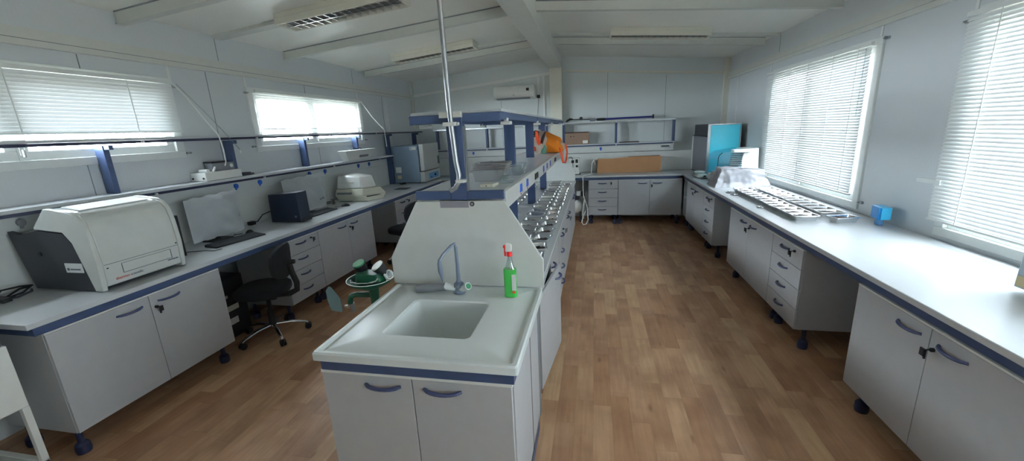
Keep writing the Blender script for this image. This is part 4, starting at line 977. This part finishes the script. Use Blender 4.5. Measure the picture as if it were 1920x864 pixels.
# crumpled lids beside the trays on the window bench
def crumple(x, y, s, label, seed, mat=ALU, name='crumpled_foil', cat='foil'):
    r = random.Random(seed); n, k = 12, 7; vs = []; fs = []
    for j in range(k+1):
        th = PI/2*j/k
        for i in range(n):
            a = 2*PI*i/n; q = 1+r.uniform(-.28, .28)
            vs.append((s*q*math.cos(a)*math.cos(th), s*1.2*q*math.sin(a)*math.cos(th), s*.42*math.sin(th)*q))
    for j in range(k):
        for i in range(n): fs.append((j*n+i, j*n+(i+1) % n, (j+1)*n+(i+1) % n, (j+1)*n+i))
    return tag(obj(name, MB().add(vs, fs), mat, None, 0, (0, 0, 0)), label, cat)
def put(o, x, y, z=.9005, rz=0): o.location = (x, y, z); o.rotation_euler = (0, 0, rz); return o
put(crumple(0, 0, .045, 'crumpled foil lump at the far aisle-side corner of the window bench trays', 1), 1.625, 5.27)
put(crumple(0, 0, .042, 'second crumpled foil lump, beside the dark far corner of the window bench trays', 2), 1.625, 5.12)
put(crumple(0, 0, .034, 'small crumpled foil lump halfway along the aisle side of the window bench trays', 3), 1.625, 4.35)
cl = lambda x, y, lab, sd: put(crumple(0, 0, .05, lab, sd, CLEARP, 'plastic_wrapper', 'plastic wrapper'), x, y)
cl(-.355, 2.33, 'crushed clear plastic wrapper on the island edge beside the splash screen', 11)
# stack of trays on the rack shelf
rs = 'foil trays on the lower rack shelf'
pC = foil_tray('foil_tray', .245, .17, .078, False)
for k in range(4):
    z = 1.449+k*.013
    nm = ['bottom', 'second from bottom', 'third from bottom', 'top'][k]
    tray(pC, -.672+.003*k, 2.62+.004*k, .05*k-.06, 'deep foil tray, %s of the stack on the rack shelf behind the pipe' % nm, rs, z)
tb = tag(obj('clear_tub', MB().prism([(-.575, 1.449), (-.515, 1.449), (-.495, 1.53), (-.59, 1.53)], 'y', 2.85, 3.0), CLEARP, None, .004), 'clear plastic tub right behind the foil tray stack on the rack shelf', 'plastic tub')
tag(obj('plastic_wrap', MB().lathe([(.001, .05), (.03, .045), (.045, .02), (.04, 0), (0, 0)], (-.535, 2.46, 1.449), 10), CLEARP), 'crumpled clear wrap beside the cream block on the rack shelf', 'plastic wrap')
cb = thing('timer_block', 'small cream plastic block at the front of the lower rack shelf', 'block', (-.60, 2.28, 1.449))
obj('body', MB().hexa([(-.655, 2.26, 1.449), (-.575, 2.26, 1.449), (-.565, 2.36, 1.449), (-.645, 2.36, 1.449)], [(-.655, 2.26, 1.468), (-.575, 2.26, 1.468), (-.565, 2.36, 1.468), (-.645, 2.36, 1.468)]), CREAM, cb, .003); obj('button', MB().box(-.62, -.612, 2.257, 2.26, 1.456, 1.461), BLACK, cb)
tag(obj('folded_cloth', MB().hexa([(-.90, 3.18, 1.449), (-.70, 3.18, 1.449), (-.70, 3.42, 1.449), (-.90, 3.42, 1.449)], [(-.89, 3.18, 1.51), (-.72, 3.2, 1.50), (-.72, 3.40, 1.49), (-.88, 3.42, 1.52)]), TEALTXT, None, .01), 'folded teal cloth on the rack shelf behind the tray stack', 'cloth')
tag(obj('loose_wires', MB().tube([(-.665, 2.33, 1.452), (-.66, 2.37, 1.456), (-.64, 2.40, 1.452), (-.66, 2.42, 1.453), (-.63, 2.44, 1.453)], .003, 6), BLACK), 'few loose dark bits of wire beside the post on the rack shelf', 'wire')
# bag on the shelf end
bg = thing('cloth_bag', 'slumped orange and cream cloth bag at the far end of the rack shelf', 'bag', (-.62, 5.45, 1.449))
def blob(cx, cy, cz, rx, ry, rz, seed, flat=.0, n=20, k=12, rot=None):
    r = random.Random(seed); ph = [r.random()*6 for _ in range(6)]; vs = []; fs = []
    for j in range(k+1):
        th = -PI/2+PI*j/k
        for i in range(n):
            a = 2*PI*i/n
            q = 1+.09*math.sin(3*a+ph[0]+2*th)+.07*math.sin(5*a+ph[1]-3*th)+.05*math.sin(7*th+ph[2]+2*a)
            ca, sa = math.cos(a), math.sin(a); ct_ = math.cos(th)
            x, y, z = rx*q*math.copysign(abs(ca)**.8, ca)*ct_**.7 if ct_ > 0 else 0, ry*q*math.copysign(abs(sa)**.8, sa)*max(ct_, 0)**.7, rz*math.sin(th)*q
            vs.append(Vector((x, y, z)))
    if rot is not None: vs = [rot @ v for v in vs]
    vs = [(v.x+cx, v.y+cy, max(v.z+cz, flat) if flat else v.z+cz) for v in vs]
    for j in range(k):
        for i in range(n): fs.append((j*n+i, j*n+(i+1) % n, (j+1)*n+(i+1) % n, (j+1)*n+i))
    return MB().add(vs, fs, True)
obj('bag_body', blob(-.585, 5.42, 1.565, .215, .16, .118, 5, 1.456, rot=Matrix.Rotation(math.radians(27), 3, 'Y')), ORANGE, bg)
obj('printed_panel', blob(-.70, 5.30, 1.60, .105, .12, .135, 8, 1.451), CREAMF, bg)
obj('dark_patch', blob(-.735, 5.235, 1.685, .045, .05, .055, 9), BROWNF, bg)
obj('dark_patch', blob(-.655, 5.22, 1.60, .02, .03, .12, 19, rot=Matrix.Rotation(math.radians(20), 3, 'Y')), BROWNF, bg)
obj('red_patch', blob(-.70, 5.20, 1.64, .025, .025, .095, 10, rot=Matrix.Rotation(math.radians(-12), 3, 'Y')), REDOR, bg)
obj('red_patch', blob(-.765, 5.22, 1.58, .045, .05, .085, 16), REDOR, bg)
obj('teal_patch', blob(-.635, 5.24, 1.50, .035, .03, .06, 12, 1.451), TEALF, bg)
obj('cream_end', blob(-.43, 5.38, 1.53, .06, .07, .055, 13, 1.456), CREAMF, bg)
for k, y in enumerate((5.26, 5.36)):
    m = MB(); a = [(-.44, y+.04, 1.52), (-.42, y, 1.47), (-.405, y-.02, 1.38), (-.39, y-.03, 1.33), (-.365, y-.02, 1.325), (-.35, y, 1.38), (-.345, y+.02, 1.46), (-.36, y+.05, 1.55)]
    obj('handle', m.tube(a, .011, 8, sy=.4), REDOR, bg)

# ------------------------------------------------------------------ back wall bench objects
cbx = thing('cardboard_box', 'long flat brown cardboard box standing on the back worktop', 'cardboard box', (.62, 7.95, .9))
m = MB(); m.prism([(.05, .901), (1.195, .901), (1.20, 1.17), (1.18, 1.19), (.62, 1.185), (.3, 1.165), (.07, 1.168)], 'y', 7.80, 7.94); obj('box', m, CARD, cbx, .004)
obj('tape', MB().prism([(.07, 1.168), (.3, 1.165), (.62, 1.185), (.62, 1.189), (.3, 1.170), (.07, 1.172)], 'y', 7.80, 7.94), LABELW, cbx)
cb2 = thing('cardboard_box', 'small brown cardboard box with label on the lower back shelf', 'cardboard box', (-.3, 8.03, 1.437))
obj('box', MB().box(-.55, -.10, 7.962, 8.13, 1.437, 1.668), CARDD, cb2, .003); obj('label', MB().box(-.215, -.12, 7.951, 7.955, 1.455, 1.51), LABELW, cb2)
obj('printed_marks', MB().box(-.45, -.43, 7.952, 7.955, 1.58, 1.60).box(-.40, -.37, 7.952, 7.955, 1.585, 1.595), BLACK, cb2)
obj('flap', MB().box(-.55, -.11, 7.95, 7.955, 1.652, 1.668), BROWNF, cb2)
tag(obj('flat_board', MB().box(.46, .82, 7.97, 8.1, 1.437, 1.45), BROWNF, None, .002), 'thin dark board lying on the lower back shelf right of its middle post', 'board')
# spirit-level like pole on the upper shelf
pl = thing('telescopic_pole', 'blue and black telescopic tool pole lying on the upper back shelf', 'pole', (.3, 8.03, 1.851))
obj('blue_tube', MB().cyl((.20, 8.02, 1.885), (1.04, 8.02, 1.885), .016, .016, 12), simple('blue_tube_paint', (34, 42, 120), .35), pl)
obj('grip', MB().cyl((.045, 8.02, 1.885), (.20, 8.02, 1.885), .021, .021, 12), BLACK, pl)
obj('end_cap', MB().box(1.045, 1.07, 8.0, 8.04, 1.852, 1.925), BLACK, pl, .003)
obj('joint_rod', MB().tube([(-.42, 8.02, 1.90), (-.30, 8.02, 1.90), (-.10, 8.02, 1.893), (.045, 8.02, 1.888)], .009, 8), DGREY, pl)
obj('knob', MB().cyl((-.245, 8.0, 1.915), (-.245, 8.04, 1.915), .032, .032, 12), BLACK, pl)
obj('grey_collar', MB().box(-.08, .02, 8.0, 8.04, 1.852, 1.91), GREYP, pl, .004)
obj('hooked_end', MB().tube([(-.53, 8.02, 1.862), (-.50, 8.02, 1.89), (-.45, 8.02, 1.912), (-.40, 8.02, 1.905)], [.010, .02, .022, .012], 8), BLACK, pl)
# power supply
ps = thing('power_supply', 'white control unit with black knobs on the back worktop', 'control unit', (-.37, 7.72, .9))
obj('case', MB().box(-.46, -.27, 7.60, 7.80, .912, 1.205), MLIGHT, ps, .004)
obj('side_case', MB().box(-.53, -.462, 7.60, 7.80, .905, 1.15), BLACK, ps, .004)
obj('black_socket', MB().box(-.415, -.365, 7.592, 7.60, 1.12, 1.17), BLACK, ps, .003); obj('black_socket', MB().box(-.34, -.295, 7.592, 7.60, 1.12, 1.185), BLACK, ps, .003)
obj('knob', MB().cyl((-.315, 7.60, 1.06), (-.315, 7.575, 1.06), .022, .02, 14), BLACK, ps)
obj('lead', MB().tube([(-.39, 7.59, 1.14), (-.385, 7.575, 1.05), (-.39, 7.585, .95)], .006, 6).cyl((-.39, 7.6, .955), (-.39, 7.575, .955), .018, .018, 10), BLACK, ps)
obj('lead', MB().tube([(-.48, 7.59, 1.20), (-.44, 7.585, 1.235), (-.40, 7.585, 1.22), (-.39, 7.585, 1.175)], .006, 6), BLACK, ps)
obj('base_tray', MB().box(-.47, -.25, 7.59, 7.81, .901, .911), BLACK, ps)
tag(obj('white_cable', MB().tube([(.02, 7.76, 1.06), (.0, 7.70, 1.16), (-.04, 7.68, 1.10), (-.05, 7.62, .96), (-.06, 7.52, .915), (-.13, 7.45, .912), (-.19, 7.385, .912), (-.20, 7.362, .90), (-.20, 7.355, .87), (-.195, 7.35, .7), (-.19, 7.36, .55), (-.15, 7.38, .42), (-.115, 7.38, .30), (-.115, 7.36, .2), (-.105, 7.34, .10), (-.14, 7.30, .03), (-.19, 7.29, .02), (-.22, 7.32, .06), (-.20, 7.36, .16), (-.15, 7.38, .26)], .009, 8), CABLE_W), 'thick white cable running over the back worktop edge down to the floor', 'cable')
ar = thing('air_compressor', 'small white air tank on the floor in the gap beyond the island end', 'compressor', (-.31, 7.62, 0))
obj('tank', MB().lathe([(.001, .13), (.06, .12), (.105, .07), (.12, 0), (.105, -.07), (.06, -.12), (.001, -.13)], (-.33, 7.66, .30), 24, 1, 1.3), MLIGHT, ar)
obj('motor', MB().box(-.42, -.27, 7.58, 7.72, .44, .50).cyl((-.33, 7.66, .42), (-.33, 7.66, .50), .05, .05, 16), DGREY, ar, .006)
obj('pressure_switch', MB().box(-.32, -.25, 7.56, 7.60, .51, .60), MLIGHT, ar, .004)
obj('switch_side', MB().box(-.24, -.17, 7.57, 7.62, .50, .60), BLACK, ar, .004)
obj('hose', MB().tube([(-.17, 7.60, .42), (-.19, 7.56, .33), (-.20, 7.54, .2), (-.20, 7.53, .08)], .018, 10), CABLE_W, ar)
for x in (-.40, -.26): obj('foot', MB().cyl((x, 7.60, 0), (x, 7.63, .21), .012, .012, 8).cyl((x, 7.74, 0), (x, 7.70, .21), .012, .012, 8), BLACK, ar)

# ------------------------------------------------------------------ right bench objects
fc = thing('fume_box', 'tall grey cabinet with bright cyan front film in the far right corner', 'fume cabinet', (1.99, 7.45, .9))
obj('side_door', MB().box(1.757, 1.775, 7.03, 7.97, .92, 1.515), GREYP, fc, .004)
obj('control_head', MB().box(1.757, 1.80, 7.03, 7.85, 1.53, 1.70), DGREY, fc, .004)
obj('case', MB().box(1.778, 2.235, 7.03, 7.97, .92, 1.705), DGREY, fc, .004)
obj('front_sheet', MB().box(1.80, 2.225, 7.008, 7.028, .96, 1.69), CYAN, fc, .003)
fr = MB().box(1.757, 1.798, 7.0, 7.03, .92, 1.71).box(1.798, 2.235, 7.0, 7.03, 1.692, 1.712).box(2.226, 2.24, 7.0, 7.03, .92, 1.692); obj('aluminium_frame', fr, ALUM, fc, .002)
obj('side_trim', MB().box(1.745, 1.757, 7.92, 7.97, .92, 1.53), CABLE_W, fc, .002); obj('hinge', MB().box(1.745, 1.80, 7.02, 7.99, 1.515, 1.53), BLACK, fc)
obj('base', MB().box(1.76, 2.23, 7.03, 7.97, .901, .92), BLACK, fc)
si = thing('lidded_shaker', 'white bench device with clear hinged hood in front of the cyan cabinet', 'laboratory instrument', (1.95, 6.35, .9))
obj('body', MB().prism([(1.93, .905), (2.26, .905), (2.235, 1.37), (2.06, 1.355)], 'y', 6.22, 6.62), MLIGHT, si, .01)
obj('base', MB().box(1.70, 1.94, 6.20, 6.64, .901, 1.00), MLIGHT, si, .01)
obj('hood', MB().prism([(1.70, 1.01), (2.02, 1.05), (2.02, 1.365), (1.76, 1.32), (1.715, 1.27)], 'y', 6.19, 6.64), TEALG, si, .006)
obj('hood_edge', MB().tube([(1.70, 6.185, 1.01), (1.712, 6.185, 1.25), (1.722, 6.185, 1.285), (1.76, 6.185, 1.322)], .005, 6), BLACK, si)
gm = MB()
for k in range(7): gm.box(1.86+.012*k*.3, 2.03, 6.205, 6.215, 1.13+.028*k, 1.139+.028*k)
obj('vent_slots', gm, BLACK, si)
obj('hinge_cap', MB().box(1.90, 2.12, 6.18, 6.30, 1.315, 1.36), MLIGHT, si, .008)
bl = thing('balance', 'small white laboratory balance with round pan left of the dust-covered device', 'balance', (1.69, 6.62, .9))
m = MB(); m.rbox(1.66, 6.86, .912, .955, .17, .36, .06, 6, .85); obj('body', m, MLIGHT, bl, .006)
obj('pan', MB().lathe([(0, .0), (.06, .0), (.075, .008), (.082, .03), (.078, .032), (.07, .012), (0, .006)], (1.655, 6.93, .957), 24), MLIGHT, bl)
obj('display', MB().box(1.655, 1.69, 6.672, 6.69, .93, .945), BLACK, bl); obj('base', MB().box(1.60, 1.72, 6.72, 7.0, .901, .912), BLACK, bl)
dc = thing('dust_covered_device', 'low device under a crumpled grey-white dust cover on the right bench', 'covered device', (1.87, 5.85, .9))
n = 56; vs = []; fs = []
x0, x1, y0, y1 = 1.555, 2.225, 5.70, 6.10
from mathutils import noise as NZ
for j in range(n+1):
    for i in range(n+1):
        u, v = i/n, j/n
        # map the square so that its outer ring runs down the sides
        e = min(u, 1-u, v, 1-v); side = min(1, e/.26)
        cu, cv = .5+(u-.5)*(1 if e > .26 else 1), .5+(v-.5)
        k = max(abs(u-.5), abs(v-.5))*2; kk = min(1, .80+.20*min(1, (k-.48)/.52)) if k > .48 else k/.48*.80
        px = .5+(u-.5)/max(k, 1e-6)*kk; py = .5+(v-.5)/max(k, 1e-6)*kk
        h = .262-.07*px+.016*NZ.noise((px*4, py*3, 1.3))
        drop = side**.75 if k > .48 else 1
        z = .902+h*drop
        w1 = NZ.noise((px*5, py*5, z*9)); w2 = NZ.noise((px*13+3, py*9, z*22)); w3 = NZ.noise((px*3+7, z*6, py*4))
        amp = min(1, (z-.902)/.06)
        nx, ny = (px-.5)*2, (py-.5)*2
        vs.append((x0+(x1-x0)*px+nx*(.03*w1+.012*w2)*amp+.03*(1-px)*amp, y0+(y1-y0)*py+ny*(.035*w3+.022*w1+.014*w2)*amp+.035*amp*(1 if ny < 0 else 0), z+(.012*w2+.014*w3)*amp))
fs = [(j*(n+1)+i, j*(n+1)+i+1, (j+1)*(n+1)+i+1, (j+1)*(n+1)+i) for j in range(n) for i in range(n)]
co = obj('dust_cover', MB().add(vs, fs, True), COVER, dc)
obj('device', MB().box(1.68, 2.14, 5.78, 6.0, .902, 1.04), DGREY, dc)
# blue box on a stalk
bb = thing('socket_box', 'small bright blue socket box on a short post on the right bench', 'socket box', (2.22, 3.6, .9))
obj('post', MB().box(2.205, 2.24, 3.60, 3.65, .9005, .955), BLUELAB, bb, .003)
obj('front', MB().hexa([(2.165, 3.55, .955), (2.18, 3.55, .955), (2.22, 3.70, .955), (2.20, 3.70, .955)], [(2.165, 3.55, 1.05), (2.18, 3.55, 1.05), (2.22, 3.70, 1.05), (2.20, 3.70, 1.05)]), BOXB, bb, .004)
obj('side', MB().hexa([(2.18, 3.545, .955), (2.25, 3.545, .955), (2.28, 3.69, .955), (2.221, 3.70, .955)], [(2.18, 3.545, 1.05), (2.25, 3.545, 1.05), (2.28, 3.69, 1.05), (2.221, 3.70, 1.05)]), BOXBL, bb, .004)
# pale device at the right edge
wd = thing('bench_device', 'pale blue-white device cut off by the right picture edge on the right bench', 'device', (2.13, 2.05, .9))
m = MB().hexa([(1.99, 1.72, .925), (2.255, 1.72, .925), (2.255, 2.25, .925), (1.985, 2.25, .925)], [(1.99, 1.72, 1.36), (2.255, 1.72, 1.36), (2.255, 2.25, 1.36), (2.0, 2.25, 1.36)]); obj('case', m, simple('pale_blue_paint', (180, 196, 206), .4), wd, .006)
obj('tape_sticker', MB().box(1.983, 1.986, 2.15, 2.24, .935, .985), YEL, wd)
for x in (2.03, 2.24):
    for y in (1.78, 2.2): obj('foot', MB().cyl((x, y, .901), (x, y, .926), .018, .018, 10), BLACK, wd)
# window stay plates on the walls
def stay(x, sgn, y, z, label):
    return tag(obj('window_restrictor', MB().box(x, x+sgn*.02, y-.02, y+.02, z-.01, z+.01).cyl((x+sgn*.02, y+.01, z), (x+sgn*.035, y+.01, z), .006, .006, 8), ALUM), label, 'blind bracket')
stay(XL, 1, 3.14, 2.28, 'small metal bracket at the top right corner of the near left blind')
stay(XL, 1, 3.14, 1.70, 'small metal bracket at the lower right corner of the near left window')
stay(XL, 1, 3.93, 2.29, 'small metal bracket at the top left corner of the far left window')
stay(XL, 1, 3.90, 1.72, 'small metal bracket at the lower left corner of the far left window')
stay(XL, 1, 6.20, 1.72, 'small metal bracket at the lower right corner of the far left window')
stay(XR, -1, 4.06, 2.35, 'small metal bracket at the top of the right window behind the trays')
stay(XR, -1, 4.05, 1.0, 'small metal bracket low beside the right window, above the blue box')
stay(XR, -1, 3.30, 2.30, 'small metal bracket at the top corner of the nearest right window')
tag(obj('blind_slat_clip', MB().box(XR-.06, XR-.045, 3.20, 3.40, 1.275, 1.305), PVC, None, .002), 'single pale slat sticking out from the near right blind', 'blind slat')

# ------------------------------------------------------------------ outside
m = MB().box(-40, 40, -30, 50, -.5, -.35); o = struct('floor_outside', m, CONC)
ob = thing('neighbour_building', 'dark grey-blue container building seen through the slats of the near part of the right windows', 'building', (6.2, 7.9, -.35))
obj('walls', MB().box(4.4, 8, 6.6, 9.2, -.35, 4.3), OUTW, ob)  # placed close and built tall to hold sky light off the blind
obj('roof', MB().box(4.3, 8.1, 6.5, 9.3, 4.3, 4.45), STEEL_P, ob)
ob = thing('neighbour_building', 'pale pinkish building seen through the far slats of the right window', 'building', (7, 14, -.35))
obj('walls', MB().box(4.6, 9, 9.5, 20, -.35, 4.3), simple('outside_pink_render', (92, 80, 86), .8), ob)  # also shaped tall and near to cut sky light at the window
obj('roof', MB().box(4.5, 9.1, 9.4, 20.1, 4.3, 4.45), STEEL_P, ob)

# ------------------------------------------------------------------ light
w = bpy.data.worlds.new('World'); bpy.context.scene.world = w; w.use_nodes = True
wn = w.node_tree; wn.nodes.clear()
bgn = wn.nodes.new('ShaderNodeBackground'); wo = wn.nodes.new('ShaderNodeOutputWorld')
bgn.inputs['Color'].default_value = (.82, .91, 1.0, 1); bgn.inputs['Strength'].default_value = 33.0
wtc = wn.nodes.new('ShaderNodeTexCoord'); wsp = wn.nodes.new('ShaderNodeSeparateXYZ'); wmr = wn.nodes.new('ShaderNodeMapRange')
wmr.interpolation_type = 'SMOOTHSTEP'                     # sky made brighter on the left to push more light through that window
wmr.inputs['From Min'].default_value = -.9; wmr.inputs['From Max'].default_value = .2; wmr.inputs['To Min'].default_value = 76; wmr.inputs['To Max'].default_value = 29
wn.links.new(wtc.outputs['Generated'], wsp.inputs[0]); wn.links.new(wsp.outputs['X'], wmr.inputs['Value']); wn.links.new(wmr.outputs[0], bgn.inputs['Strength'])
wn.links.new(bgn.outputs[0], wo.inputs[0])
def portal(x, y0, y1, z0, z1, side):
    l = bpy.data.lights.new('window_portal', 'AREA'); l.shape = 'RECTANGLE'; l.size = z1-z0; l.size_y = y1-y0; l.cycles.is_portal = True
    o = bpy.data.objects.new('window_portal', l); COL.objects.link(o); o.location = (x, (y0+y1)/2, (z0+z1)/2); o.rotation_euler = (0, PI/2*side, 0)
for (a, b, c, d) in LW: portal(XL-.12, a, b, c, d, -1)
for (a, b, c, d) in RW: portal(XR+.12, a, b, c, d, 1)

sl = bpy.data.lights.new('sun', 'SUN'); sl.energy = 120; sl.angle = math.radians(3); sl.color = (1, .93, .84)
so = bpy.data.objects.new('sun', sl); COL.objects.link(so); so.rotation_euler = (math.radians(-38), 0, 0)  # sun added to brighten the outside ground, whose bounce lights the ceiling

# ------------------------------------------------------------------ camera
cam = bpy.data.cameras.new('camera'); cam.sensor_width = 36; cam.lens = 36*754.1/1920; cam.clip_start = .05
co = bpy.data.objects.new('camera', cam); COL.objects.link(co)
r_, u_, f_ = (0.97985723, 0.19426539, -0.04626837), (-0.00320567, 0.24696149, 0.96901999), (-0.19967356, 0.94935293, -0.24260975)
M = Matrix((( r_[0], u_[0], -f_[0], 0), (r_[1], u_[1], -f_[1], 0), (r_[2], u_[2], -f_[2], 1.769), (0, 0, 0, 1)))
co.matrix_world = M
sc = bpy.context.scene; sc.camera = co
sc.view_settings.view_transform = 'Standard'; sc.view_settings.look = 'None'; sc.view_settings.gamma = 1
sc.view_settings.use_curve_mapping = False; sc.view_settings.exposure = 0.13
sc.cycles.max_bounces = 14; sc.cycles.diffuse_bounces = 8; sc.cycles.transparent_max_bounces = 16; sc.cycles.sample_clamp_indirect = 6
